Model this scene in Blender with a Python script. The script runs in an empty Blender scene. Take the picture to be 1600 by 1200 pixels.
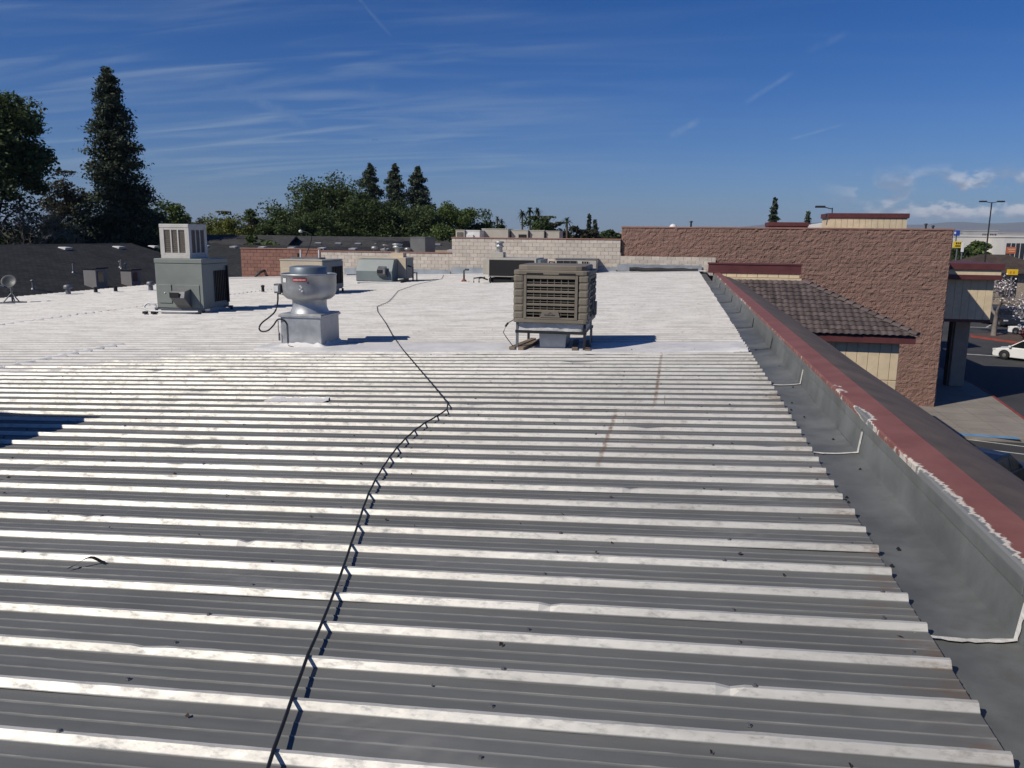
import bpy, bmesh, math, random
import numpy as np
from mathutils import Matrix, Vector
from math import sin, cos, pi, radians, atan, degrees, sqrt, hypot

random.seed(7)
RNG = np.random.default_rng(7)
SC = bpy.context.scene
COL = SC.collection

# ------------------------------------------------------------------ camera
EYE = 8.30                       # eye height above the car park
FOCAL = 1240.0                   # in pixels of the 1600 wide photograph
PITCH, ROLL, YAW = atan(232 / FOCAL), radians(0.6), radians(11.44)
_fw = np.array([-sin(YAW) * cos(PITCH), cos(YAW) * cos(PITCH), -sin(PITCH)])
_r0 = np.array([cos(YAW), sin(YAW), 0.0])
_u0 = np.cross(_r0, _fw)
_rt = _r0 * cos(ROLL) + _u0 * sin(ROLL)
_up = -_r0 * sin(ROLL) + _u0 * cos(ROLL)
cd = bpy.data.cameras.new('camera')
cam = bpy.data.objects.new('camera', cd)
COL.objects.link(cam)
cd.sensor_width = 36.0
cd.lens = FOCAL / 1600 * 36.0
cd.clip_start = 0.05
cd.clip_end = 60000
cam.matrix_world = Matrix(((_rt[0], _up[0], -_fw[0], 0), (_rt[1], _up[1], -_fw[1], 0),
                           (_rt[2], _up[2], -_fw[2], EYE), (0, 0, 0, 1)))
SC.camera = cam

# ------------------------------------------------------------------ light
SUN_EL = radians(41)
SUN_H = Vector((0.72, 0.69, 0)).normalized()          # the way the light travels over the ground
sun_dir = Vector((SUN_H.x * cos(SUN_EL), SUN_H.y * cos(SUN_EL), -sin(SUN_EL)))
sl = bpy.data.lights.new('sun', 'SUN')
sl.energy = 3.85
sl.angle = radians(0.53)
sl.color = (1.0, 0.925, 0.80)
so = bpy.data.objects.new('sun', sl)
COL.objects.link(so)
so.rotation_euler = sun_dir.to_track_quat('-Z', 'Y').to_euler()
so.location = (-60, -60, 80)

W = bpy.data.worlds.new('World')
SC.world = W
W.use_nodes = True
nt = W.node_tree
for n in list(nt.nodes):
    nt.nodes.remove(n)


class NT:
    """tiny helper for node trees"""
    def __init__(s, tree): s.t = tree
    def new(s, kind, **kw):
        n = s.t.nodes.new(kind)
        for k, v in kw.items(): setattr(n, k, v)
        return n
    def link(s, a, b): s.t.links.new(a, b)
    def val(s, sock, v):
        if hasattr(v, 'is_linked') or isinstance(v, bpy.types.NodeSocket): s.t.links.new(v, sock)
        else: sock.default_value = v
    def math(s, op, a, b=0.0, c=0.0, clamp=False):
        n = s.new('ShaderNodeMath', operation=op, use_clamp=clamp)
        s.val(n.inputs[0], a); s.val(n.inputs[1], b); s.val(n.inputs[2], c)
        return n.outputs[0]
    def ramp(s, v, a, b, lo=0.0, hi=1.0):
        n = s.new('ShaderNodeMapRange', interpolation_type='SMOOTHSTEP')
        s.val(n.inputs['Value'], v); s.val(n.inputs['From Min'], a); s.val(n.inputs['From Max'], b)
        s.val(n.inputs['To Min'], lo); s.val(n.inputs['To Max'], hi)
        return n.outputs['Result']
    def noise(s, vec, scale, detail=3.0, rough=0.55, dist=0.0):
        n = s.new('ShaderNodeTexNoise')
        if vec is not None: s.link(vec, n.inputs['Vector'])
        n.inputs['Scale'].default_value = scale; n.inputs['Detail'].default_value = detail
        n.inputs['Roughness'].default_value = rough; n.inputs['Distortion'].default_value = dist
        return n.outputs['Fac']
    def mix(s, f, a, b):
        n = s.new('ShaderNodeMix', data_type='RGBA')
        s.val(n.inputs[0], f); s.val(n.inputs[6], a); s.val(n.inputs[7], b)
        return n.outputs[2]
    def mapping(s, vec, loc=(0, 0, 0), rot=(0, 0, 0), scale=(1, 1, 1)):
        n = s.new('ShaderNodeMapping')
        s.link(vec, n.inputs[0])
        n.inputs['Location'].default_value = loc; n.inputs['Rotation'].default_value = rot
        n.inputs['Scale'].default_value = scale
        return n.outputs[0]
    def combine(s, x, y, z):
        n = s.new('ShaderNodeCombineXYZ')
        s.val(n.inputs[0], x); s.val(n.inputs[1], y); s.val(n.inputs[2], z)
        return n.outputs[0]


g = NT(nt)
sky = g.new('ShaderNodeTexSky', sky_type='NISHITA')
sky.sun_disc = False
sky.sun_elevation = SUN_EL
sky.sun_rotation = math.atan2(-SUN_H.x, -SUN_H.y)
sky.altitude = 100
sky.air_density = 1.0
sky.dust_density = 0.15
sky.ozone_density = 2.2
tc = g.new('ShaderNodeTexCoord')
sep = g.new('ShaderNodeSeparateXYZ')
g.link(tc.outputs['Generated'], sep.inputs[0])
dx, dy, dz = sep.outputs
inv = g.math('DIVIDE', 1.0, g.math('MAXIMUM', g.math('ADD', dz, 0.10), 0.02))
pu = g.math('MULTIPLY', dx, inv)
pv = g.math('MULTIPLY', dy, inv)
pl = g.combine(pu, pv, 0.0)
# cirrus: long thin streaks on a high layer, thicker towards the west
c1 = g.noise(g.mapping(pl, (3.1, 0.4, 0), (0, 0, radians(-14)), (0.50, 2.6, 1)), 1.2, 6, 0.52, 1.2)
c2 = g.noise(g.mapping(pl, (0.7, 5.2, 0), (0, 0, radians(32)), (0.7, 1.9, 1)), 1.0, 5, 0.55, 1.5)
west = g.ramp(pu, 0.5, -2.2, 0.06, 1.0)
ci = g.math('ADD', g.ramp(c1, 0.40, 0.82), g.math('MULTIPLY', g.ramp(c2, 0.52, 0.85), 0.6))
ci = g.math('MULTIPLY', g.math('MULTIPLY', ci, west), g.ramp(dz, 0.0, 0.10))
ci = g.math('MULTIPLY', ci, 0.46, clamp=True)
# a few short contrails: segments in azimuth / height
def _dir(x, y):
    d = _fw * FOCAL + _rt * (x - 800) - _up * (y - 600); d = d / np.linalg.norm(d)
    return math.atan2(d[0], d[1]), d[2]
az0 = g.math('ARCTAN2', dx, dy)
trail = None
ragged = g.ramp(g.noise(g.combine(g.math('MULTIPLY', az0, 90.0), g.math('MULTIPLY', dz, 90.0), 0.0), 1.0, 5, 0.6), 0.3, 0.7, 0.25, 1.0)
for (xa, ya, xb, yb, wid, st) in ((1168, 158, 1238, 114, 4, .20), (1048, 212, 1092, 188, 6, .26), (1234, 218, 1322, 193, 2, .22), (556, -8, 612, 58, 3, .16), (706, 170, 733, 190, 2, .25), (733, 190, 716, 209, 2, .22), (350, 130, 480, 195, 10, .16), (575, 135, 660, 240, 14, .12), (1260, 80, 1330, 50, 6, .10)):
    (a0, h0), (a1, h1) = _dir(xa, ya), _dir(xb, yb); L_ = hypot(a1 - a0, h1 - h0); ux, uy = (a1 - a0) / L_, (h1 - h0) / L_
    ra, rh = g.math('SUBTRACT', az0, a0), g.math('SUBTRACT', dz, h0)
    along = g.math('DIVIDE', g.math('ADD', g.math('MULTIPLY', ra, ux), g.math('MULTIPLY', rh, uy)), L_)
    off = g.math('ABSOLUTE', g.math('SUBTRACT', g.math('MULTIPLY', ra, uy), g.math('MULTIPLY', rh, ux)))
    w_ = wid / FOCAL
    s_ = g.math('MULTIPLY', g.ramp(off, w_ * 1.3, w_ * 0.1), g.math('MULTIPLY', g.ramp(along, -0.12, 0.15), g.ramp(along, 1.12, 0.8)))
    s_ = g.math('MULTIPLY', g.math('MULTIPLY', s_, ragged), st)
    trail = s_ if trail is None else g.math('MAXIMUM', trail, s_)
ci = g.math('MAXIMUM', ci, trail)
# cumulus over the mountains to the north-east
az = g.math('ARCTAN2', dx, dy)
cu_v = g.combine(g.math('MULTIPLY', az, 30.0), g.math('MULTIPLY', dz, 48.0), 0.0)
k1 = g.noise(g.mapping(cu_v, (1.9, 0.35, 0)), 0.95, 6, 0.55, 0.2)
band = g.math('MULTIPLY', g.ramp(dz, 0.012, 0.03), g.ramp(dz, 0.085, 0.05))
band = g.math('MULTIPLY', band, g.ramp(az, 0.14, 0.30))
cu = g.math('MULTIPLY', g.ramp(k1, 0.46, 0.60), band, clamp=True)
shade = g.ramp(g.noise(g.mapping(cu_v, (1.9, 0.85, 0)), 0.95, 4, 0.5, 0.2), 0.42, 0.62)
cucol = g.mix(shade, (11.5, 11.5, 12.0, 1), (4.2, 4.9, 6.4, 1))
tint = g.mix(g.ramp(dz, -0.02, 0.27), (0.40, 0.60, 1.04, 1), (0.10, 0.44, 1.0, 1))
tint = g.mix(g.ramp(dz, 0.24, 0.9), tint, (0.08, 0.33, 0.76, 1))      # darker towards the unseen zenith, set so to deepen the roof shadows
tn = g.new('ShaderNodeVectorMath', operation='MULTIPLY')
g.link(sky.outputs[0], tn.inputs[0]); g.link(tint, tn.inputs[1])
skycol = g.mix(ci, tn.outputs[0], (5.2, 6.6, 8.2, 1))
skycol = g.mix(g.math('MULTIPLY', cu, 0.85), skycol, cucol)
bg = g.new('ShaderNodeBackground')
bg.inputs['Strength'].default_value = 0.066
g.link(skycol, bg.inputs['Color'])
wo = g.new('ShaderNodeOutputWorld')
g.link(bg.outputs[0], wo.inputs['Surface'])

SC.view_settings.view_transform = 'Standard'
SC.view_settings.look = 'None'
SC.view_settings.exposure = 0.0
SC.view_settings.gamma = 1.0
SC.view_settings.use_curve_mapping = False
SC.render.engine = 'CYCLES'
SC.cycles.use_denoising = True
SC.cycles.max_bounces = 6
SC.cycles.volume_bounces = 0

# ------------------------------------------------------------------ pixel -> place
def ray(x, y):
    d = _fw * FOCAL + _rt * (x - 800) - _up * (y - 600)
    return d / np.linalg.norm(d)
ROOF_H, TILT, SKEW = 1.73, 0.033, 0.04
def RZ(X): return EYE - ROOF_H + TILT * X            # the roof rises gently to the east
def p_roof(x, y):
    d = ray(x, y); s = -ROOF_H / (d[2] - TILT * d[0]); p = d * s
    return Vector((p[0], p[1], p[2] + EYE))
def p_z(x, y, z):
    d = ray(x, y); p = d * ((z - EYE) / d[2]); return Vector((p[0], p[1], z))
def p_y(x, y, Y):
    d = ray(x, y); p = d * (Y / d[1]); return Vector((p[0], p[1], p[2] + EYE))
def p_depth(x, y, D):
    d = ray(x, y); p = d * (D / (d @ _fw)); return Vector((p[0], p[1], p[2] + EYE))

# ------------------------------------------------------------------ materials
MATS = {}
def mat(name, col, rough=0.6, metal=0.0, var=0.12, vscale=3.0, bump=0.0, bscale=40.0, dirt=0.0,
        dirtcol=(0.10, 0.085, 0.07), objvar=0.0, spec=0.5, island=0.0, trans=0.0, stretch=(1, 1, 1)):
    """plain paint / stone / metal with uneven tone, optional dirt and fine relief"""
    if name in MATS: return MATS[name]
    m = bpy.data.materials.new(name); m.use_nodes = True
    t = m.node_tree; b = t.nodes['Principled BSDF']; g = NT(t)
    geo = g.new('ShaderNodeNewGeometry')
    pos = geo.outputs['Position']
    if stretch != (1, 1, 1): pos = g.mapping(pos, scale=stretch)
    n1 = g.noise(pos, vscale, 5, 0.6)
    f = g.ramp(n1, 0.25, 0.75, 1.0 - var, 1.0 + var)
    if objvar:
        oi = g.new('ShaderNodeObjectInfo')
        f = g.math('MULTIPLY', f, g.ramp(oi.outputs['Random'], 0, 1, 1 - objvar, 1 + objvar))
    if island:
        f = g.math('MULTIPLY', f, g.ramp(geo.outputs['Random Per Island'], 0, 1, 1 - island, 1 + island))
    vm = g.new('ShaderNodeVectorMath', operation='SCALE')
    vm.inputs[0].default_value = col[:3]; g.val(vm.inputs['Scale'], f)
    c = vm.outputs[0]
    if dirt:
        n2 = g.noise(pos, vscale * 2.7, 6, 0.65)
        c = g.mix(g.math('MULTIPLY', g.ramp(n2, 0.5, 0.75), dirt), c, (*dirtcol, 1))
    g.link(c, b.inputs['Base Color'])
    g.val(b.inputs['Roughness'], g.ramp(n1, 0.2, 0.8, max(rough - 0.08, 0.02), min(rough + 0.08, 1)))
    b.inputs['Metallic'].default_value = metal
    b.inputs['Specular IOR Level'].default_value = spec
    if bump:
        bn = g.new('ShaderNodeBump'); bn.inputs['Strength'].default_value = min(1, bump); bn.inputs['Distance'].default_value = 0.01 * max(1, bump)
        g.link(g.noise(pos, bscale, 5, 0.6), bn.inputs['Height']); g.link(bn.outputs[0], b.inputs['Normal'])
    if trans:
        out = t.nodes['Material Output']
        tr = g.new('ShaderNodeBsdfTranslucent'); g.link(c, tr.inputs[0])
        ms = g.new('ShaderNodeMixShader'); ms.inputs[0].default_value = trans
        g.link(b.outputs[0], ms.inputs[1]); g.link(tr.outputs[0], ms.inputs[2]); g.link(ms.outputs[0], out.inputs[0])
    MATS[name] = m
    return m

def roof_metal():
    m = bpy.data.materials.new('weathered_galvanised_sheet'); m.use_nodes = True
    t = m.node_tree; b = t.nodes['Principled BSDF']; g = NT(t); out = t.nodes['Material Output']
    geo = g.new('ShaderNodeNewGeometry'); pos = geo.outputs['Position']
    sp = g.new('ShaderNodeSeparateXYZ'); g.link(pos, sp.inputs[0]); X, Y, Z = sp.outputs
    V = g.math('SUBTRACT', Y, g.math('MULTIPLY', X, SKEW))
    streak = g.noise(g.mapping(pos, scale=(0.5, 9, 9)), 1.0, 6, 0.65)          # along the ribs
    blot = g.noise(pos, 1.3, 5, 0.6)
    spots = g.noise(g.mapping(pos, scale=(3.2, 7, 7)), 2.2, 6, 0.7)
    f = g.math('ADD', g.ramp(streak, 0.3, 0.7, -0.10, 0.10), g.ramp(blot, 0.3, 0.7, 0.93, 1.07))
    oi = g.new('ShaderNodeObjectInfo')
    f = g.math('MULTIPLY', f, g.ramp(oi.outputs['Random'], 0, 1, 0.93, 1.05))
    # darker grey on the pans, paler with height on the raised ribs
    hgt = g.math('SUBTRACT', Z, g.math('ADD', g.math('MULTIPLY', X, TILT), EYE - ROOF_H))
    rib_mask = g.ramp(hgt, 0.0015, 0.0075)
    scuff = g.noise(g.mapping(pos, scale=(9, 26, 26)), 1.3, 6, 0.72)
    rib_mask = g.math('MULTIPLY', rib_mask, g.math('MULTIPLY', g.ramp(spots, 0.74, 0.54, 0.62, 1.0), g.ramp(scuff, 0.72, 0.48, 0.55, 1.0)))
    base = g.mix(rib_mask, (0.142, 0.147, 0.146, 1), (0.62, 0.605, 0.565, 1))
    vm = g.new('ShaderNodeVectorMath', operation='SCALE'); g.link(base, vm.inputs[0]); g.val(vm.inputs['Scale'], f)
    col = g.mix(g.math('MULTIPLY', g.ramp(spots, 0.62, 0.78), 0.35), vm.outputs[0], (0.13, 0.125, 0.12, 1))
    # rust creeping in from the open east ends and at the patched lap
    e1 = g.ramp(X, 0.80, 1.17); e1 = g.math('MULTIPLY', e1, g.ramp(g.noise(g.mapping(pos, scale=(1.5, 5, 5)), 2.0, 6, 0.7), 0.42, 0.66))
    def lapline(x0, va, vb):
        l = g.ramp(g.math('ABSOLUTE', g.math('SUBTRACT', X, x0)), 0.030, 0.004)
        return g.math('MULTIPLY', l, g.math('MULTIPLY', g.ramp(V, va, va + 0.05), g.ramp(V, vb + 0.05, vb)))
    lap = g.math('MAXIMUM', lapline(-0.515, 5.9, 8.0), lapline(-0.145, 8.1, 12.0))
    tan = g.math('MULTIPLY', g.math('MULTIPLY', g.ramp(X, -0.55, -0.40), g.ramp(X, 0.5, -0.2)), g.math('MULTIPLY', g.ramp(V, 5.9, 6.1), g.ramp(V, 8.2, 8.0)))
    lap = g.math('MAXIMUM', g.math('MULTIPLY', lap, g.ramp(scuff, 0.35, 0.6, 0.2, 0.85)), g.math('MULTIPLY', tan, g.ramp(spots, 0.45, 0.7, 0.03, 0.22)))
    rust = g.math('MAXIMUM', g.math('MULTIPLY', g.math('MULTIPLY', e1, g.ramp(scuff, 0.40, 0.6, 0.25, 1.0)), 0.75), lap)
    col = g.mix(rust, col, g.mix(spots, (0.10, 0.050, 0.028, 1), (0.22, 0.15, 0.10, 1)))
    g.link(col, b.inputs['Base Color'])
    g.val(b.inputs['Metallic'], g.math('MULTIPLY', rib_mask, g.math('SUBTRACT', 0.35, g.math('MULTIPLY', rust, 0.3))))
    g.val(b.inputs['Roughness'], g.ramp(spots, 0.25, 0.75, 0.50, 0.64)); b.inputs['Specular IOR Level'].default_value = 0.3
    bn = g.new('ShaderNodeBump'); bn.inputs['Strength'].default_value = 0.18; bn.inputs['Distance'].default_value = 0.003
    g.link(g.noise(g.mapping(pos, scale=(2.2, 6, 6)), 2.4, 4, 0.6), bn.inputs['Height']); g.link(bn.outputs[0], b.inputs['Normal'])
    # rolled-on white roof coating over the northern part
    w = g.new('ShaderNodeBsdfPrincipled'); w.inputs['Roughness'].default_value = 0.62
    dirt = g.noise(g.mapping(pos, scale=(0.7, 2.0, 2)), 1.6, 7, 0.68)
    dark = g.noise(g.mapping(pos, scale=(5, 9, 5)), 1.9, 5, 0.7)
    wc = g.mix(g.ramp(dirt, 0.35, 0.72), (0.66, 0.645, 0.62, 1), (0.46, 0.445, 0.42, 1))
    wc = g.mix(g.math('MULTIPLY', g.ramp(dark, 0.60, 0.72), 0.65), wc, (0.22, 0.205, 0.19, 1))
    wc = g.mix(g.math('MULTIPLY', g.math('SUBTRACT', 1.0, rib_mask), 0.75), wc, (0.25, 0.245, 0.24, 1))
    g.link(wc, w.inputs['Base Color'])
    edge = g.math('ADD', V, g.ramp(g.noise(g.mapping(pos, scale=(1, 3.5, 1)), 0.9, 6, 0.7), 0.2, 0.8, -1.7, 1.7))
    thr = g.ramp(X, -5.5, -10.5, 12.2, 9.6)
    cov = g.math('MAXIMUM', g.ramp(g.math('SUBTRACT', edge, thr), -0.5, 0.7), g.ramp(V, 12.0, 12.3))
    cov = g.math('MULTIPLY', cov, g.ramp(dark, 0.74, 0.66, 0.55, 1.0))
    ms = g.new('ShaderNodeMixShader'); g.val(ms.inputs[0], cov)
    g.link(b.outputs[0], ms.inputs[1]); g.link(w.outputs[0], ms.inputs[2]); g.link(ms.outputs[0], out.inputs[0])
    return m

# ------------------------------------------------------------------ mesh builder
class MB:
    def __init__(s): s.v = []; s.f = []; s.sm = []
    def add(s, vs, fs, smooth=False):
        o = len(s.v); s.v += [tuple(v) for v in vs]
        s.f += [tuple(i + o for i in f) for f in fs]; s.sm += [smooth] * len(fs)
        return s
    def box(s, x0, x1, y0, y1, z0, z1, rot=None, piv=None):
        vs = [(x, y, z) for z in (z0, z1) for x, y in ((x0, y0), (x1, y0), (x1, y1), (x0, y1))]
        if rot is not None:
            c = Vector(piv) if piv else Vector(((x0 + x1) / 2, (y0 + y1) / 2, (z0 + z1) / 2))
            vs = [tuple(rot @ (Vector(v) - c) + c) for v in vs]
        return s.add(vs, [(3, 2, 1, 0), (4, 5, 6, 7), (0, 1, 5, 4), (1, 2, 6, 5), (2, 3, 7, 6), (3, 0, 4, 7)])
    def rbox(s, x0, x1, y0, y1, z0, z1, r):
        """box with rounded vertical corners and soft top/bottom rims"""
        def ring(z, ins):
            pts = []
            for cx, cy, a0 in ((x1 - r, y0 + r, -pi / 2), (x1 - r, y1 - r, 0), (x0 + r, y1 - r, pi / 2), (x0 + r, y0 + r, pi)):
                for k in range(4):
                    a = a0 + k / 3 * pi / 2
                    pts.append((cx + (r - ins) * cos(a), cy + (r - ins) * sin(a), z))
            return pts
        q = min(r, (z1 - z0) / 3) * 0.5
        rings = [ring(z0, q), ring(z0 + q, 0), ring(z1 - q, 0), ring(z1, q)]
        n = 16; vs = [p for R in rings for p in R]
        fs = [(i * n + k, i * n + (k + 1) % n, (i + 1) * n + (k + 1) % n, (i + 1) * n + k) for i in range(3) for k in range(n)]
        fs += [tuple(range(n - 1, -1, -1)), tuple(range(3 * n, 4 * n))]
        return s.add(vs, fs)
    def prism(s, pts, axis, a, b):
        """polygon of (p,q) extruded along an axis 'x','y','z'"""
        def put(p, q, w): return {'x': (w, p, q), 'y': (p, w, q), 'z': (p, q, w)}[axis]
        n = len(pts); vs = [put(p, q, a) for p, q in pts] + [put(p, q, b) for p, q in pts]
        fs = [tuple(range(n))[::-1], tuple(range(n, 2 * n))] + [(i, (i + 1) % n, n + (i + 1) % n, n + i) for i in range(n)]
        return s.add(vs, fs)
    def lathe(s, prof, c=(0, 0, 0), n=28, smooth=True):
        vs = []; fs = []
        for r, z in prof:
            for k in range(n):
                a = 2 * pi * k / n; vs.append((c[0] + r * cos(a), c[1] + r * sin(a), c[2] + z))
        for i in range(len(prof) - 1):
            for k in range(n):
                fs.append((i * n + k, i * n + (k + 1) % n, (i + 1) * n + (k + 1) % n, (i + 1) * n + k))
        s.add(vs, fs, smooth)
        m = len(prof) - 1
        if prof[0][0] > 1e-4: s.add(vs[:n], [tuple(range(n))[::-1]])
        if prof[m][0] > 1e-4: s.add(vs[m * n:], [tuple(range(n))])
        return s
    def tube(s, pts, r, n=6, smooth=True, taper=None):
        pts = [Vector(p) for p in pts]; vs = []; fs = []
        up = Vector((0, 0, 1))
        for i, p in enumerate(pts):
            d = (pts[min(i + 1, len(pts) - 1)] - pts[max(i - 1, 0)])
            if d.length < 1e-9: d = Vector((0, 0, 1))
            d.normalize()
            a = d.cross(up) if abs(d.z) < 0.95 else d.cross(Vector((1, 0, 0)))
            a.normalize(); b = d.cross(a)
            rr = r if taper is None else r + (taper - r) * i / max(1, len(pts) - 1)
            for k in range(n):
                t = 2 * pi * k / n; vs.append(tuple(p + a * rr * cos(t) + b * rr * sin(t)))
        for i in range(len(pts) - 1):
            for k in range(n): fs.append((i * n + k, i * n + (k + 1) % n, (i + 1) * n + (k + 1) % n, (i + 1) * n + k))
        s.add(vs, fs, smooth)
        s.add(vs[:n], [tuple(range(n))]); s.add(vs[-n:], [tuple(range(n))[::-1]])
        return s
    def mesh(s, name, bevel=0.0, seg=1):
        me = bpy.data.meshes.new(name); me.from_pydata(s.v, [], s.f)
        if any(s.sm): me.polygons.foreach_set('use_smooth', s.sm)
        bm = bmesh.new(); bm.from_mesh(me)
        bmesh.ops.recalc_face_normals(bm, faces=bm.faces)
        if bevel:
            es = [e for e in bm.edges if len(e.link_faces) == 2 and e.calc_face_angle(0) > 0.6]
            bmesh.ops.bevel(bm, geom=es, offset=bevel, segments=seg, affect='EDGES', profile=0.5, clamp_overlap=True)
        bm.to_mesh(me); bm.free()
        return me
    def build(s, name, m, parent=None, bevel=0.0, seg=1, world=False):
        me = s.mesh(name, bevel, seg); me.materials.append(m)
        return place(name, me, parent, world)

def place(name, me, parent=None, world=False, loc=None):
    o = bpy.data.objects.new(name, me); COL.objects.link(o)
    if loc is not None: o.location = loc
    if parent is not None:
        o.parent = parent
        if world:
            mw = Matrix.Identity(4); q = parent
            while q is not None:
                own = Matrix.LocRotScale(q.location, q.rotation_euler, q.scale)
                mw = (own if q.parent is None else q.matrix_parent_inverse @ own) @ mw
                q = q.parent
            o.matrix_parent_inverse = mw.inverted()
    return o

def tag(o, label, cat, group=None):
    o['label'] = label; o['category'] = cat
    if group: o['group'] = group
    return o
def thing(name, label, cat, loc=(0, 0, 0), rz=0.0, group=None):
    o = bpy.data.objects.new(name, None); COL.objects.link(o)
    o.location = loc; o.rotation_euler = (0, 0, rz); o.empty_display_size = 0.3
    return tag(o, label, cat, group)
def structure(o): o['kind'] = 'structure'; return o
def stuff(o): o['kind'] = 'stuff'; return o

def quads_mesh(name, V, m, smooth=False):
    """V: (n,4,3) array of loose quads"""
    n = len(V); me = bpy.data.meshes.new(name)
    me.vertices.add(n * 4); me.vertices.foreach_set('co', V.reshape(-1).astype(np.float32))
    me.loops.add(n * 4); me.loops.foreach_set('vertex_index', np.arange(n * 4, dtype=np.int32))
    me.polygons.add(n); me.polygons.foreach_set('loop_start', np.arange(0, n * 4, 4, dtype=np.int32))
    me.polygons.foreach_set('loop_total', np.full(n, 4, dtype=np.int32))
    me.update(calc_edges=True); me.validate()
    me.materials.append(m)
    return me
def grid_mesh(name, P, m, smooth=True):
    """P: (a,b,3) grid of points"""
    a, b = P.shape[:2]; me = bpy.data.meshes.new(name)
    i = np.arange(a * b).reshape(a, b)
    F = np.stack([i[:-1, :-1], i[1:, :-1], i[1:, 1:], i[:-1, 1:]], -1).reshape(-1, 4)
    me.vertices.add(a * b); me.vertices.foreach_set('co', P.reshape(-1).astype(np.float32))
    n = len(F); me.loops.add(n * 4); me.loops.foreach_set('vertex_index', F.reshape(-1).astype(np.int32))
    me.polygons.add(n); me.polygons.foreach_set('loop_start', np.arange(0, n * 4, 4, dtype=np.int32))
    me.polygons.foreach_set('loop_total', np.full(n, 4, dtype=np.int32))
    me.polygons.foreach_set('use_smooth', np.full(n, smooth))
    me.update(calc_edges=True); me.materials.append(m)
    return me
# ------------------------------------------------------------------ shared materials
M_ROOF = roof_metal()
M_GALV = mat('galvanised_flashing', (0.170, 0.178, 0.174), 0.55, 0.25, 0.30, 1.7, 0.12, 60, 0.55, (0.12, 0.112, 0.10))
M_GALV2 = mat('bright_galvanised', (0.46, 0.47, 0.475), 0.47, 0.65, 0.14, 5.0, 0.05, 30)
M_DECK = mat('roof_deck', (0.10, 0.10, 0.10), 0.9)
M_SEAL = mat('white_sealant', (0.50, 0.49, 0.47), 0.7, 0, 0.2, 9, 0.5, 60, 0.35, (0.35, 0.33, 0.30))
M_TAR = mat('black_sealant', (0.02, 0.02, 0.022), 0.6, 0, 0.3, 9)
M_COAT = mat('white_roof_coating', (0.70, 0.69, 0.68), 0.6, 0, 0.10, 2.5, 0.35, 22, 0.35, (0.45, 0.42, 0.39))
M_BROWNFELT = mat('brown_felt', (0.125, 0.098, 0.085), 0.9, 0, 0.25, 3, 0.5, 120)
M_REDTRIM = mat('dark_red_trim', (0.115, 0.034, 0.034), 0.55, 0, 0.14, 2, 0.1, 30)
M_CREAM = mat('cream_paint', (0.68, 0.56, 0.38), 0.7, 0, 0.10, 2.5, 0.1, 40, 0.15, (0.30, 0.24, 0.17))
M_STUCCO = mat('tan_stucco', (0.36, 0.29, 0.22), 0.85, 0, 0.12, 2, 0.4, 90)
M_BLOCK = mat('cream_block', (0.56, 0.50, 0.43), 0.9, 0, 0.10, 3, 0.5, 70, 0.25, (0.33, 0.27, 0.22), objvar=0.10)
M_BLOCKRED = mat('painted_block', (0.245, 0.125, 0.095), 0.9, 0, 0.12, 3, 0.5, 70, 0.3, (0.17, 0.10, 0.085), objvar=0.12)
M_MORTAR = mat('mortar', (0.27, 0.235, 0.205), 0.95, 0, 0.12, 6)
M_MORTARRED = mat('painted_mortar', (0.215, 0.115, 0.09), 0.95, 0, 0.12, 6)
M_COPE = mat('terracotta_coping', (0.31, 0.165, 0.125), 0.8, 0, 0.14, 3, 0.2, 50)
M_BLACK = mat('black_rubber', (0.012, 0.012, 0.013), 0.55, 0, 0.1)
M_DARK = mat('dark_interior', (0.012, 0.012, 0.014), 0.8, 0, 0.1)
M_STEEL = mat('dull_steel', (0.22, 0.22, 0.225), 0.5, 0.6, 0.15, 6)
M_BLKSTEEL = mat('black_steel', (0.03, 0.03, 0.032), 0.5, 0.3, 0.2, 6)
M_WHITEP = mat('white_paint', (0.74, 0.735, 0.72), 0.5, 0, 0.06, 4, 0, 40, 0.2, (0.45, 0.43, 0.40))
M_WOOD = mat('weathered_wood', (0.20, 0.155, 0.115), 0.9, 0, 0.25, 4, 0.4, 40, stretch=(1, 1, 6))

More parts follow.
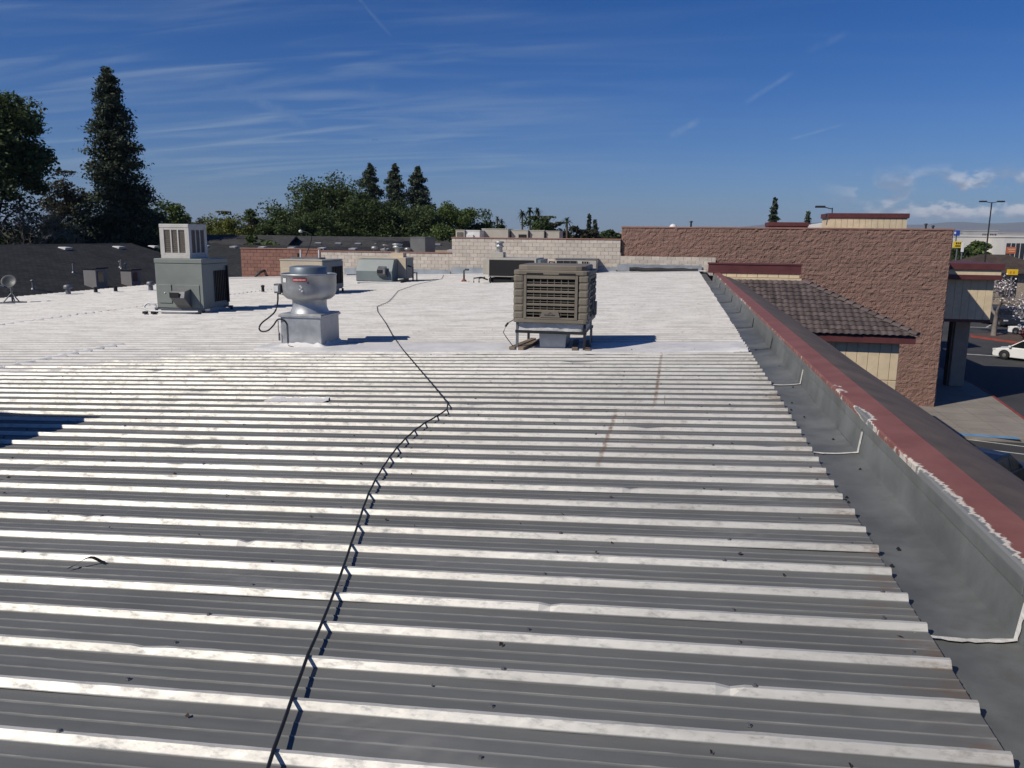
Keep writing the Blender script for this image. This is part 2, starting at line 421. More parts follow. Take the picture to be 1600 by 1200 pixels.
def red_coping_mat():
    m = bpy.data.materials.new('peeling_red_coping'); m.use_nodes = True
    b = m.node_tree.nodes['Principled BSDF']; g = NT(m.node_tree)
    geo = g.new('ShaderNodeNewGeometry'); pos = geo.outputs['Position']
    sp = g.new('ShaderNodeSeparateXYZ'); g.link(pos, sp.inputs[0]); X = sp.outputs[0]
    n1 = g.noise(pos, 3.0, 5, 0.6)
    red = g.mix(g.ramp(n1, 0.3, 0.7), (0.205, 0.078, 0.062, 1), (0.255, 0.105, 0.085, 1))
    stripe = g.noise(g.mapping(pos, scale=(4, 0.8, 4)), 1.1, 3, 0.5)      # long stretches where the paint has gone
    edge = g.math('ADD', X, g.ramp(g.noise(g.mapping(pos, scale=(6, 11, 6)), 1.6, 6, 0.7), 0.2, 0.8, -0.028, 0.028))
    lim = g.ramp(stripe, 0.53, 0.70, 1.512, 1.585)
    worn = g.math('MULTIPLY', g.ramp(sp.outputs[1], 5.8, 4.6), g.ramp(sp.outputs[1], 3.1, 3.5))
    lim = g.math('MAXIMUM', lim, g.math('ADD', 1.512, g.math('MULTIPLY', worn, 0.062)))
    peel = g.ramp(g.math('SUBTRACT', lim, edge), -0.004, 0.006)
    col = g.mix(peel, red, (0.66, 0.60, 0.52, 1))
    bare = g.ramp(g.math('SUBTRACT', g.math('SUBTRACT', lim, 0.022), edge), -0.004, 0.006)
    col = g.mix(bare, col, (0.20, 0.205, 0.205, 1))
    g.link(col, b.inputs['Base Color']); b.inputs['Roughness'].default_value = 0.62
    bn = g.new('ShaderNodeBump'); bn.inputs['Strength'].default_value = 0.3; bn.inputs['Distance'].default_value = 0.004
    g.link(g.noise(pos, 30, 4), bn.inputs['Height']); g.link(bn.outputs[0], b.inputs['Normal'])
    return m
M_CAPRED = red_coping_mat()

# ================================================================== GROUND
def ground():
    m = mat('asphalt', (0.048, 0.048, 0.050), 0.92, 0, 0.25, 0.25, 0.5, 60, 0.35, (0.075, 0.073, 0.07))
    mb = MB(); mb.add([(-9000, -600, 0), (9000, -600, 0), (9000, 12500, 0), (-9000, 12500, 0)], [(0, 1, 2, 3)])
    structure(mb.build('ground', m))
ground()

# ================================================================== THE STORE WE STAND ON
store = thing('store_building', 'long low store building with a ribbed metal roof and red capped parapet', 'building', (-11.5, 19, 0))
YS, YE = -5.0, 41.7
mb = MB()
mb.box(-24.9, 2.1, YS + 0.1, YE - 0.05, 0, 5.55)
mb.build('wall', M_STUCCO, store, world=True)
# deck under the sheets, follows the fall of the roof
deck = MB()
deck.add([(-25.0, YS, RZ(-25.0) - 0.09), (1.5, YS, RZ(1.5) - 0.09), (1.5, YE, RZ(1.5) - 0.09), (-25.0, YE, RZ(-25.0) - 0.09),
          (-25.0, YS, 5.5), (1.5, YS, 5.5), (1.5, YE, 5.5), (-25.0, YE, 5.5)],
         [(0, 1, 2, 3), (7, 6, 5, 4), (0, 4, 5, 1), (1, 5, 6, 2), (2, 6, 7, 3), (3, 7, 4, 0)])
roof = deck.build('roof', M_DECK, store, world=True)

PITCHR = 0.305
PROF = [(0.0, 0.0), (0.025, 0.032), (0.043, 0.032), (0.068, 0.0), (0.148, 0.0), (0.155, 0.0036), (0.159, 0.0036), (0.166, 0.0),
        (0.224, 0.0), (0.231, 0.0036), (0.235, 0.0036), (0.242, 0.0), (0.280, 0.0)]
V0 = 2.572 - 0.018                     # a rib foot sits here; rows of three ribs to a sheet
def roof_panel(xa, xb, row, seg):
    nu = max(2, int((xb - xa) / seg) + 1)
    us = np.linspace(xa, xb, nu)
    base = V0 + row * 3 * PITCHR
    vs = []; zs = []; rib = []
    for r in range(3):
        for k, (a, z) in enumerate(PROF):
            vs.append(base + r * PITCHR + a); zs.append(z); rib.append(r if k in (1, 2) else -1)
    vs.append(base + 3 * PITCHR); zs.append(0.0); rib.append(-1)
    vs = np.array(vs); zs = np.array(zs); rib = np.array(rib)
    U, V = np.meshgrid(us, vs, indexing='ij'); Z = np.tile(zs, (nu, 1))
    fine = seg < 0.2
    ph = RNG.uniform(0, 6, 6)
    wob = (0.005 * np.sin(U * 0.9 + ph[0]) + 0.002 * np.sin(U * 2.3 + ph[1])) * np.sin(pi * np.clip((V - base) / (3 * PITCHR), 0, 1))
    flat = (Z < 0.001)
    Z = Z + np.where(flat, 0.0014 * np.sin(U * 3.1 + V * 9 + ph[2]) + 0.0012 * np.sin(U * 1.2 + ph[3]), 0)
    if fine:
        Z = Z + np.where(rib[None, :] >= 0, RNG.normal(0, 0.0007, Z.shape), RNG.normal(0, 0.0003, Z.shape))
        for r in range(3):                                   # trodden dents in the ribs
            for _ in range(RNG.poisson((xb - xa) * 0.16)):
                c = RNG.uniform(xa, xb); w = RNG.uniform(0.015, 0.04); d = RNG.uniform(0.15, 0.5)
                near = np.exp(-((us - c) / w) ** 2)
                Z = np.where(rib[None, :] == r, Z * (1 - d * near[:, None]), Z)
    lift = 0.0011 * np.clip(1 - (U - xa) / 0.6, 0, 1)          # each sheet laps over the one below it
    X = U; Y = np.minimum(V + SKEW * U + wob, YE - 0.02)
    P = np.stack([X, Y, RZ(0) + TILT * X + Z + lift], -1)
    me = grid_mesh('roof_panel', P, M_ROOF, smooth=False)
    return place('roof_panel', me, roof, world=True)
ROW_A, ROW_B = -8, 42
XE = 1.16
for row in range(ROW_A, ROW_B + 1):
    v = V0 + row * 3 * PITCHR
    if v > YE - 0.3: break
    near = v < 8.5
    seg = 0.055 if (-1.5 < v < 6) else (0.16 if v < 13 else 0.5)
    cuts = [-25.1, -15.8, -9.9, -4.9]
    if 5.4 < v < 7.7: cuts.append(-0.42)
    elif 7.7 <= v < 11.6: cuts.append(-0.05)
    cuts.append(XE)
    for a, b in zip(cuts[:-1], cuts[1:]):
        roof_panel(a - (0.0 if a < -25 else 0.10), b + RNG.uniform(-0.012, 0.012) * (b == XE), row, seg if a > -11 else max(seg, 0.3))

# screws, in rows over the purlins (too small to pick apart)
mb = MB()
for xl in (-8.2, -6.7, -5.2, -3.6, -2.1, -0.6, 0.35, 1.02):
    n = int(26 / PITCHR)
    for k in range(-6, n):
        v = V0 + k * PITCHR
        if v > 13 or random.random() < 0.25: continue
        for off, zz in ((0.125, 0.0),) if random.random() < 0.5 else ((0.034, 0.032),):
            x = xl + random.uniform(-0.03, 0.03); y = v + off + SKEW * x; z = RZ(x) + zz
            r = 0.007; mb.lathe([(r * 1.7, 0), (r * 1.7, 0.003), (r, 0.004), (r, 0.010)], (x, y, z), 6, False)
stuff(mb.build('roof_screws', M_STEEL, store, world=True))
# dead leaves and grit lying about
mb = MB()
for _ in range(150):
    x = random.uniform(-7, 1.1); v = random.uniform(2.2, 14); y = v + SKEW * x
    ph = ((v - V0) % PITCHR)
    if ph < 0.12: y += 0.13
    z = RZ(x) + 0.006; a = random.uniform(0, 6); r = random.uniform(0.006, 0.02)
    mb.add([(x + r * cos(a), y + r * sin(a), z + .004), (x - r * .6 * sin(a), y + r * .6 * cos(a), z + .012), (x - r * cos(a), y - r * sin(a), z + .002), (x + r * .6 * sin(a), y - r * .6 * cos(a), z)], [(0, 1, 2, 3)])
stuff(mb.build('leaf_litter', mat('dead_leaf', (0.05, 0.032, 0.02), 0.9, 0, 0.4, 30), store, world=True))

# rough sealant beads on the sheet laps to the west
def lump_bead(x, va, vb, name='sealant_bead', w=0.10, m=None):
    n = max(2, int((vb - va) / 0.06)); P = []
    for i in range(n + 1):
        v = va + (vb - va) * i / n; row = []
        ph = (v - V0) % PITCHR
        zr = np.interp(ph, [0, .025, .043, .068, .305], [0, .032, .032, 0, 0])
        ww = w * random.uniform(0.6, 1.3)
        for k, q in enumerate((-1, -0.5, 0, 0.5, 1)):
            xx = x + q * ww + random.uniform(-.012, .012)
            row.append((xx, v + SKEW * xx, RZ(xx) + zr + (0.022 * (1 - q * q) * random.uniform(0.5, 1.3) + (0.007 if abs(q) < 1 else 0.001))))
        P.append(row)
    place(name, grid_mesh(name, np.array(P), m or M_COAT), roof, world=True)
lump_bead(-9.95, 10.0, 13.2); lump_bead(-15.85, 16, 23.5, w=0.06)
lump_bead(-15.85, 27, 34, w=0.05)

# smooth coated saddle sheet in front of the fan and the cooler
P = []
for xx in np.linspace(-6.95, 1.12, 80):
    row = []
    for j, v in enumerate(np.linspace(12.02, 13.15, 14)):
        e = 0.05 * sin(xx * 2.1) + 0.03 * sin(xx * 7.3) + random.uniform(-.012, .012)
        vv = v + (e if j == 0 else 0) + (0.5 * max(0, (-6.0 - xx)) if j < 7 else 0) * (1 - j / 7)
        z = RZ(xx) + 0.036 + 0.008 * sin(xx * 1.7 + v * 3) + random.uniform(0, .004)
        if j == 0: z -= 0.03
        if xx > 0.9: z += 0.03 * random.random()
        row.append((xx, vv + SKEW * xx, z))
    P.append(row)
place('saddle_sheet', grid_mesh('saddle_sheet', np.array(P), M_COAT), roof, world=True)
# apron along the foot of the far block wall
mb = MB()
mb.add([(-25, 40.2, RZ(-25) + 0.0345), (1.5, 40.9, RZ(1.5) + 0.0345), (1.5, 41.68, RZ(1.5) + 0.05), (-25, 41.68, RZ(-25) + 0.05)], [(0, 1, 2, 3)])
mb.build('apron_sheet', M_COAT, roof, world=True)
for a, b in ((-18.0, -11.9), (-11.85, -9.0), (-8.95, -3.0), (-2.95, 1.3)):
    mb = MB(); mb.box(a, b, 41.66, 41.69, RZ((a + b) / 2) + 0.02, RZ((a + b) / 2) + 0.36)
    mb.build('base_flashing', mat('blue_grey_flashing', (0.34, 0.37, 0.40), 0.5, 0.4, 0.15, 2), roof, world=True)
# long black roll of felt lying against the wall at the east end
mb = MB(); mb.tube([(-2.3 + i * 0.38, 41.25 + 0.03 * sin(i * 1.3), RZ(-1) + 0.13 + .02 * sin(i * 2.1)) for i in range(10)], 0.10, 8)
o = mb.build('felt_roll', M_TAR); tag(o, 'long black roll of roofing felt lying along the foot of the block wall', 'felt roll')

# ---- parapet
XW, ZC = 1.51, EYE - 1.38
par = MB(); par.box(XW + 0.05, 1.73, YS, 33.0, 6.3, ZC - 0.012)
parapet = par.build('parapet', M_STUCCO, store, world=True)
seams = [3.55 + 3.08 * k for k in range(-3, 10)] + [32.9]
for i, (a, b) in enumerate(zip(seams[:-1], seams[1:])):
    P = []
    for x in np.linspace(1.06, XW, 7):
        P.append([(x, y, RZ(x) - 0.012 - 0.018 * sin(pi * (x - 1.06) / 0.45) + 0.003 * sin(y * 4 + x * 9) + 0.003 * (i % 2)) for y in np.linspace(a - 0.04, b, 16)])
    pan = place('gutter_sheet', grid_mesh('gutter_sheet', np.array(P), M_GALV), parapet, world=True)
    P = []
    for z in np.linspace(RZ(XW) - 0.012, ZC - 0.075, 6):
        P.append([(XW + 0.036 * (z - RZ(XW)) / 0.3 - 0.002 * (i % 2) + 0.0025 * sin(y * 2.7 + z * 12 + i), y, z) for y in np.linspace(a - 0.03, b, 16)])
    place('upstand_sheet', grid_mesh('upstand_sheet', np.array(P), M_GALV), parapet, world=True)
    # drip flashing tucked under the cap
    mb = MB(); mb.box(XW + 0.010, XW + 0.030, a + 0.004, b - 0.004, ZC - 0.125 + 0.01 * (i % 2), ZC - 0.045)
    mb.build('counter_flashing', M_GALV, parapet, world=True, bevel=0.003)
    # sealant over the joint: across the gutter and up the wall
    m = M_SEAL if i in (2, 3, 4, 5) else M_TAR
    w = 0.015 if i in (3, 4) else 0.010
    if a > 0:
        def strip(pts, wid):
            vs = []; fs = []
            for k, (x, z) in enumerate(pts):
                ww = wid * random.uniform(0.5, 1.4)
                vs += [(x, a - 0.04 - ww, z), (x, a - 0.04 + random.uniform(-.2, .2) * ww, z + 0.006), (x, a - 0.04 + ww, z)]
                if k:
                    o = 3 * (k - 1); fs += [(o, o + 1, o + 4, o + 3), (o + 1, o + 2, o + 5, o + 4)]
            return vs, fs
        mb = MB(); mb.add(*strip([(x, RZ(x) + 0.002 - 0.018 * sin(pi * (x - 1.06) / 0.45)) for x in np.linspace(1.10, XW - .01, 16)], w))
        vs = []; fs = []
        for k, z in enumerate(np.linspace(RZ(XW), ZC - 0.13, 12)):
            ww = w * 1.1 * random.uniform(0.6, 1.5)
            vs += [(XW - 0.006 + 0.036 * (z - RZ(XW)) / 0.3, a - 0.035 - ww, z), (XW - 0.016 + 0.036 * (z - RZ(XW)) / 0.3, a - 0.035, z), (XW - 0.006 + 0.036 * (z - RZ(XW)) / 0.3, a - 0.035 + ww, z)]
            if k: o = 3 * (k - 1); fs += [(o, o + 1, o + 4, o + 3), (o + 1, o + 2, o + 5, o + 4)]
        mb.add(vs, fs); mb.build('joint_sealant', m, parapet, world=True)
    # red cap in lengths
    mb = MB(); mb.prism([(XW + 0.015, ZC - 0.045), (XW + 0.015, ZC - 0.010), (XW + 0.026, ZC), (1.755, ZC + 0.012), (1.755, ZC - 0.04), (XW + 0.045, ZC - 0.04), (XW + 0.045, ZC - 0.045)], 'y', a + 0.002, b - 0.002)
    mb.build('coping', M_CAPRED, parapet, world=True)
# brown felt slope on the street side and its fascia
mb = MB()
P = []
for k, (x, z) in enumerate(((1.757, ZC + 0.006), (2.0, ZC - 0.06), (2.25, ZC - 0.17), (2.46, ZC - 0.27))):
    P.append([(x, y, z + 0.006 * sin(y * 1.3 + k)) for y in np.linspace(YS, 30.3, 120)])
place('felt_slope', grid_mesh('felt_slope', np.array(P), M_BROWNFELT), parapet, world=True)
mb = MB(); mb.box(2.10, 2.445, YS, 30.0, 5.2, ZC - 0.30); mb.build('street_fascia', M_REDTRIM, parapet, world=True)
# bolts on the gutter
mb = MB()
for _ in range(26):
    y = random.uniform(2.4, 14); x = random.choice((1.14, 1.2, 1.28, 1.42)) + random.uniform(-.02, .02)
    mb.lathe([(0.012, 0), (0.012, 0.004), (0.006, 0.006), (0.006, 0.012)], (x, y, RZ(x) - 0.02), 6, False)
stuff(mb.build('gutter_bolts', M_BLKSTEEL, store, world=True))

# ---- raised end wall of the parapet: red fascia over cream blocks
YF = 33.0
mb = MB(); mb.box(1.30, 4.83, YF, YF + 0.5, EYE - 1.37, EYE - 1.02); mb.box(1.27, 4.86, YF - 0.03, YF + 0.53, EYE - 1.045, EYE - 0.985)
mb.box(1.285, 4.845, YF - 0.012, YF + 0.5, EYE - 1.385, EYE - 1.33)
endf = mb.build('end_fascia', M_REDTRIM, store, bevel=0.006, world=True)
mb = MB(); mb.box(1.5, 4.80, YF + 0.06, YF + 0.45, 5.5, EYE - 1.37); mb.build('end_wall', M_MORTAR, store, world=True)
bm_ = MB(); bm_.box(0, 0.385, 0, 0.06, 0, 0.155); bmesh_blk = bm_.mesh('block', 0.008); bmesh_blk.materials.append(M_CREAM)
for k in range(8): place('block', bmesh_blk, endf, True, None).location = (1.62 + k * 0.398, YF + 0.02, EYE - 1.535)
mb = MB(); mb.box(1.6, 4.86, YF - 0.10, YF + 0.05, EYE - 1.63, EYE - 1.55); mb.build('trim_band', M_CREAM, store, world=True, bevel=0.006)

# ---- tiled porch roof, hipped at its east end
YT, ZT, YB_, ZB_ = YF - 0.08, EYE - 1.66, 29.55, EYE - 3.30
XT, XB = 4.86, 8.30
run = YT - YB_; SL = hypot(run, ZT - ZB_); ANG = math.atan2(ZT - ZB_, run)
M_TILE = mat('concrete_tile', (0.098, 0.076, 0.074), 0.8, 0, 0.2, 2.5, 0.3, 60, 0.3, (0.125, 0.108, 0.098), objvar=0.26)
porch = thing('tiled_porch', 'brown tiled hip roof porch with cream boarded front beside the parapet', 'porch', (5, 31, 0))
mb = MB()
mb.add([(1.9, YB_, ZB_ - .03), (XB, YB_, ZB_ - .03), (XT, YT, ZT - .03), (1.9, YT, ZT - .03), (XB, YT + 3, ZB_ - .03), (XT, YT + 3, ZT - .03)],
       [(0, 1, 2, 3), (1, 4, 5, 2)])
tile_deck = mb.build('roof', M_DECK, porch, world=True)
rows, cw = 13, 0.24
ex = SL / rows
tp = MB(); n = 9
vs = []; fs = []
for j, (d, lift) in enumerate(((-0.01, 0.045), (ex * 1.12, 0.012))):
    for k in range(n):
        q = k / (n - 1); x = q * cw * 1.02
        w = 0.028 * sin(pi * min(1, q / 0.72)) if q < 0.72 else -0.006 * sin(pi * (q - 0.72) / 0.28)
        vs.append((x, d, lift + w))
for k in range(n): vs.append((vs[k][0], vs[k][1] + 0.002, vs[k][2] - 0.022))
for k in range(n - 1):
    fs.append((k, k + 1, n + k + 1, n + k)); fs.append((2 * n + k, 2 * n + k + 1, k + 1, k))
tp.add(vs, fs); tile_me = tp.mesh('tile'); tile_me.materials.append(M_TILE)
rot = Matrix.Rotation(ANG, 4, 'X')
for r in range(rows):
    d = r * ex; y = YB_ - 0.06 + d * cos(ANG); z = ZB_ + d * sin(ANG)
    xend = XB - (XB - XT) * (r / rows)
    x = 1.9; c = 0
    while x < xend - cw * 0.35:
        o = place('tile', tile_me, tile_deck, True); o.matrix_local = Matrix.Translation((x + random.uniform(-.004, .004), y + random.uniform(-.008, .008), z + random.uniform(0, .006))) @ rot
        x += cw
hip = Vector((XT - XB, YT - YB_, ZT - ZB_)); hn = hip.length; hip.normalize()
cp = MB(); vs = []; fs = []
for j, (d, rr, l) in enumerate(((0, 0.135, 0.045), (0.36, 0.115, 0.0))):
    for k in range(7): a = pi * k / 6; vs.append((rr * cos(a), d, rr * 0.75 * sin(a) + l))
for k in range(6): fs.append((k, k + 1, 8 + k, 7 + k))
fs.append(tuple(range(7)))
cp.add(vs, fs); cap_me = cp.mesh('hip_tile'); cap_me.materials.append(M_TILE)
q = hip.to_track_quat('Y', 'Z').to_matrix().to_4x4()
for k in range(int(hn / 0.33)):
    p = Vector((XB, YB_ - 0.03, ZB_ + 0.03)) + hip * (k * 0.33)
    o = place('hip_tile', cap_me, tile_deck, True); o.matrix_local = Matrix.Translation(p) @ q
mb = MB(); mb.box(1.9, XB - 0.03, YB_ + 0.0, YB_ + 0.06, ZB_ - 0.27, ZB_ - 0.035); mb.box(XB - 0.10, XB - 0.03, YB_ + 0.06, YT + 3, ZB_ - 0.27, ZB_ - 0.035)
mb.build('fascia_board', M_REDTRIM, porch, world=True, bevel=0.006)
mb = MB(); mb.box(1.9, XB - 0.1, YB_ + 0.06, YT + 3, ZB_ - 0.20, ZB_ - 0.14); mb.build('soffit', M_STUCCO, porch, world=True)
mb = MB(); mb.box(2.0, 7.86, YB_ + 0.34, YB_ + 0.5, 0, ZB_ - 0.14); mb.build('wall', M_CREAM, porch, world=True)
x = 2.02
while x < 7.8:
    for za, zb in ((0.05, 1.66), (1.69, 3.36), (3.39, ZB_ - 0.25)):
        mb = MB(); mb.box(x, min(x + 0.355, 7.85), YB_ + 0.31, YB_ + 0.345, za, zb); mb.build('siding_board', M_CREAM, porch, world=True, bevel=0.006)
    x += 0.372

# ================================================================== NEIGHBOURING STORE (rough brown block)
neigh = thing('neighbour_store', 'tall neighbouring store with a rough reddish brown split-face block wall', 'building', (5, 52, 0))
M_SPLIT = mat('split_face_block', (0.245, 0.152, 0.122), 0.92, 0, 0.12, 1.6, 0.6, 34, 0.35, (0.20, 0.145, 0.115), spec=0.2)
XN0, XN1, YN, ZN = -2.80, 12.92, 42.0, EYE + 0.50
def split_face(origin, du, L, H, nrm, cell=0.045, z0=0.0):
    nu = int(L / cell) + 1; nz = int(H / cell) + 1
    u = np.linspace(0, L, nu); z = np.linspace(z0, z0 + H, nz)
    U, Z = np.meshgrid(u, z, indexing='ij')
    crs = np.floor(Z / 0.203).astype(int); off = (crs % 2) * 0.2
    blk = np.floor((U + off) / 0.406).astype(int)
    hsh = lambda a, b, k: (np.sin(a * 12.9898 + b * 78.233 + k * 37.7) * 43758.5453) % 1.0
    fz = (Z / 0.203) % 1; fu = ((U + off) / 0.406) % 1
    d = 0.010 * hsh(blk, crs, 1)
    d += (fu - .5) * 0.02 * (hsh(blk, crs, 2) - .5) * 2 + (fz - .5) * 0.02 * (hsh(blk, crs, 3) - .5) * 2
    e = np.minimum(np.minimum(fz, 1 - fz) * 0.203, np.minimum(fu, 1 - fu) * 0.406)
    d += 0.010 * np.clip(e / 0.05, 0, 1)
    d += RNG.normal(0, 0.0065, d.shape)
    lo = RNG.normal(0, 1, (nu // 3 + 3, nz // 3 + 3))
    d += 0.009 * lo[np.arange(nu)[:, None] // 3, np.arange(nz)[None, :] // 3]
    d = d + 0.02
    d[0, :] = d[-1, :] = 0.0
    P = np.array(origin)[None, None] + U[..., None] * np.array(du) + d[..., None] * np.array(nrm)
    P[..., 2] = Z
    return grid_mesh('split_face', P, M_SPLIT, smooth=False)
mb = MB(); mb.box(XN0 + 0.02, XN1 - 0.02, YN + 0.02, 66, 0, ZN - 0.03); body = mb.build('wall', M_SPLIT, neigh, world=True)
place('rough_face', split_face((XN0, YN, 0), (1, 0, 0), XN1 - XN0, ZN - 0.05, (0, -1, 0)), neigh, world=True)
place('rough_face', split_face((XN1, YN, 0), (0, 1, 0), 24, ZN - 0.05, (1, 0, 0), 0.12), neigh, world=True)
x = XN0 - 0.03
while x < XN1:
    b = min(x + 1.9, XN1 + 0.05)
    mb = MB(); mb.box(x, b - 0.006, YN - 0.06, YN + 0.34, ZN - 0.05, ZN + 0.03 + random.uniform(-.006, .006)); mb.build('coping', M_COPE, neigh, world=True, bevel=0.008); x = b
mb = MB(); mb.box(XN1 - 0.3, XN1 + 0.05, YN + 0.345, 66, ZN - 0.05, ZN + 0.03); mb.build('coping', M_COPE, neigh, world=True, bevel=0.008)

# boarded tower on the neighbour's roof
def tower(nm, label, xa, xb, ytop, ysplit, ybot, D, m_top, m_low, dep=3.0):
    a = p_depth(xa, ytop, D); b = p_depth(xb, ytop, D); zs = p_depth((xa + xb) / 2, ysplit, D).z; zb = ZN - 1.0
    w = b.x - a.x; t = thing(nm, label, 'roof tower', ((a.x + b.x) / 2, a.y + dep / 2, zb))
    mb = MB(); mb.box(-w / 2 - .12, w / 2 + .12, -dep / 2 - .12, dep / 2, zs - zb, a.z - zb); mb.build('fascia', m_top, t, bevel=0.02)
    mb = MB(); mb.box(-w / 2, w / 2, -dep / 2, dep / 2 - .05, 0, zs - zb); mb.build('wall', m_low, t)
    k = -w / 2
    while k < w / 2 - .1:
        mb = MB(); mb.box(k + .01, min(k + .38, w / 2), -dep / 2 - .03, -dep / 2 + .005, 0, zs - zb - .01); mb.build('siding_board', m_low, t); k += .4
    return t
tower('roof_tower', 'cream boarded box with a brown cap standing above the brown block wall', 1297, 1412, 333, 341, 357, 56, M_REDTRIM, M_CREAM)
a = p_depth(1201, 347, 58); b = p_depth(1261, 347, 58)
mb = MB(); mb.box(a.x, b.x, a.y, a.y + 2.0, ZN - 0.3, a.z); mb.box(a.x - .05, b.x + .05, a.y - .06, a.y + 2.06, a.z - 0.28, a.z - .02)
o = mb.build('roof_screen', M_REDTRIM, None, bevel=0.01); tag(o, 'low dark brown screen wall above the brown block wall beside the white slope', 'roof screen')
a = p_depth(1262, 352, 60); b = p_depth(1298, 346, 60)
mb = MB(); mb.prism([(a.x, ZN - .4), (b.x + .3, ZN - .4), (b.x + .3, b.z), (a.x, a.z)], 'y', a.y, a.y + 4)
o = mb.build('roof_hood', M_WHITEP, None, bevel=0.01); tag(o, 'white sloping roof hood next to the cream boarded box', 'roof hood')

# ================================================================== BLOCK WALLS AT THE NORTH END
def block_wall(nm, label, x0, x1, z0, z1, y, mb_m, mo_m, cope=True, coarse=0.2):
    t = thing(nm, label, 'wall', ((x0 + x1) / 2, y + 0.1, z0))
    cx = (x0 + x1) / 2
    mb = MB(); mb.box(x0 - cx, x1 - cx, -0.085, 0.10, 0, z1 - z0); mb.build('core', mo_m, t)
    shapes = []
    for L in (0.39, 0.19):
        for v in range(3):
            q = MB(); d = 0.006 * v; q.box(0, L, -0.012 - d * 0.6, 0.02, 0, 0.19); me = q.mesh('block', 0.006); me.materials.append(mb_m); shapes.append(me)
    n = int(round((z1 - z0) / 0.2)); dz = (z1 - z0) / n
    for r in range(n):
        x = x0; first = r % 2
        while x < x1 - 0.1:
            L = 0.2 if first else 0.4; first = 0
            if x + L > x1 + 0.02: L = 0.2
            me = shapes[(3 if L < 0.3 else 0) + random.randrange(3)]
            o = place('block', me, t); o.location = (x - cx + 0.005, -0.085, r * dz + 0.005)
            x += L
    if cope:
        mb = MB(); mb.box(x0 - cx - .03, x1 - cx + .03, -0.14, 0.14, z1 - z0 + .002, z1 - z0 + 0.06); mb.build('coping', M_COPE, t, bevel=0.01)
    return t
block_wall('block_wall', 'tall cream concrete block wall with a thin red coping behind the roof', -11.83, -2.84, 6.15, EYE - 0.17, 41.78, M_BLOCK, M_MORTAR)
block_wall('block_wall', 'lower stretch of cream block wall behind the grey rounded roof unit', -19.4, -11.86, 5.95, EYE - 0.99, 41.78, M_BLOCK, M_MORTAR)
block_wall('block_wall', 'low cream block courses along the foot of the brown rough wall', -2.82, 1.9, 6.4, EYE - 1.0, 41.76, M_BLOCK, M_MORTAR, False)
block_wall('block_wall', 'red-brown painted block wall at the northwest end of the roof', -24.3, -19.43, 5.75, EYE - 0.90, 41.78, M_BLOCKRED, M_MORTARRED)
# ================================================================== ROOF EQUIPMENT
def on_roof(p): return Vector((p.x, p.y, RZ(p.x) + 0.030))
def W2(px_l, px_r, p):          # width in metres of a span of photo pixels at the depth of p
    d = (np.array([p.x, p.y, p.z - EYE]) @ _fw); return (px_r - px_l) * d / FOCAL
M_GREENU = mat('sage_green_steel', (0.225, 0.248, 0.222), 0.5, 0.05, 0.07, 1.6, 0.03, 30, 0.18, (0.33, 0.33, 0.28))
M_GREYU = mat('grey_green_steel', (0.20, 0.235, 0.235), 0.5, 0.05, 0.08, 1.6, 0.03, 30, 0.12, (0.30, 0.30, 0.28))
M_TANU = mat('cream_steel', (0.58, 0.49, 0.36), 0.5, 0.05, 0.07, 2, 0.03, 30, 0.15, (0.36, 0.30, 0.23))
M_BEIGEU = mat('beige_steel', (0.47, 0.44, 0.38), 0.5, 0.05, 0.07, 2, 0.03, 30, 0.15, (0.30, 0.28, 0.24))
M_BROWNU = mat('brown_grey_plastic', (0.205, 0.178, 0.138), 0.55, 0, 0.10, 2.2, 0.04, 50, 0.2, (0.27, 0.245, 0.21))
M_PAD = mat('cooler_pad', (0.17, 0.145, 0.12), 0.9, 0, 0.3, 30)
M_CURB = mat('white_mastic_skirt', (0.62, 0.61, 0.59), 0.65, 0, 0.2, 6, 0.8, 18, 0.4, (0.33, 0.31, 0.29))
M_BLUEGREY = mat('blue_grey_hood', (0.17, 0.205, 0.235), 0.42, 0.35, 0.08, 4)
M_REDLABEL = mat('red_label', (0.38, 0.03, 0.035), 0.5, 0, 0.1)
M_CABLE = M_BLACK
M_COOLW = mat('aged_white_steel', (0.56, 0.54, 0.50), 0.55, 0, 0.07, 4, 0, 40, 0.25, (0.38, 0.35, 0.31))

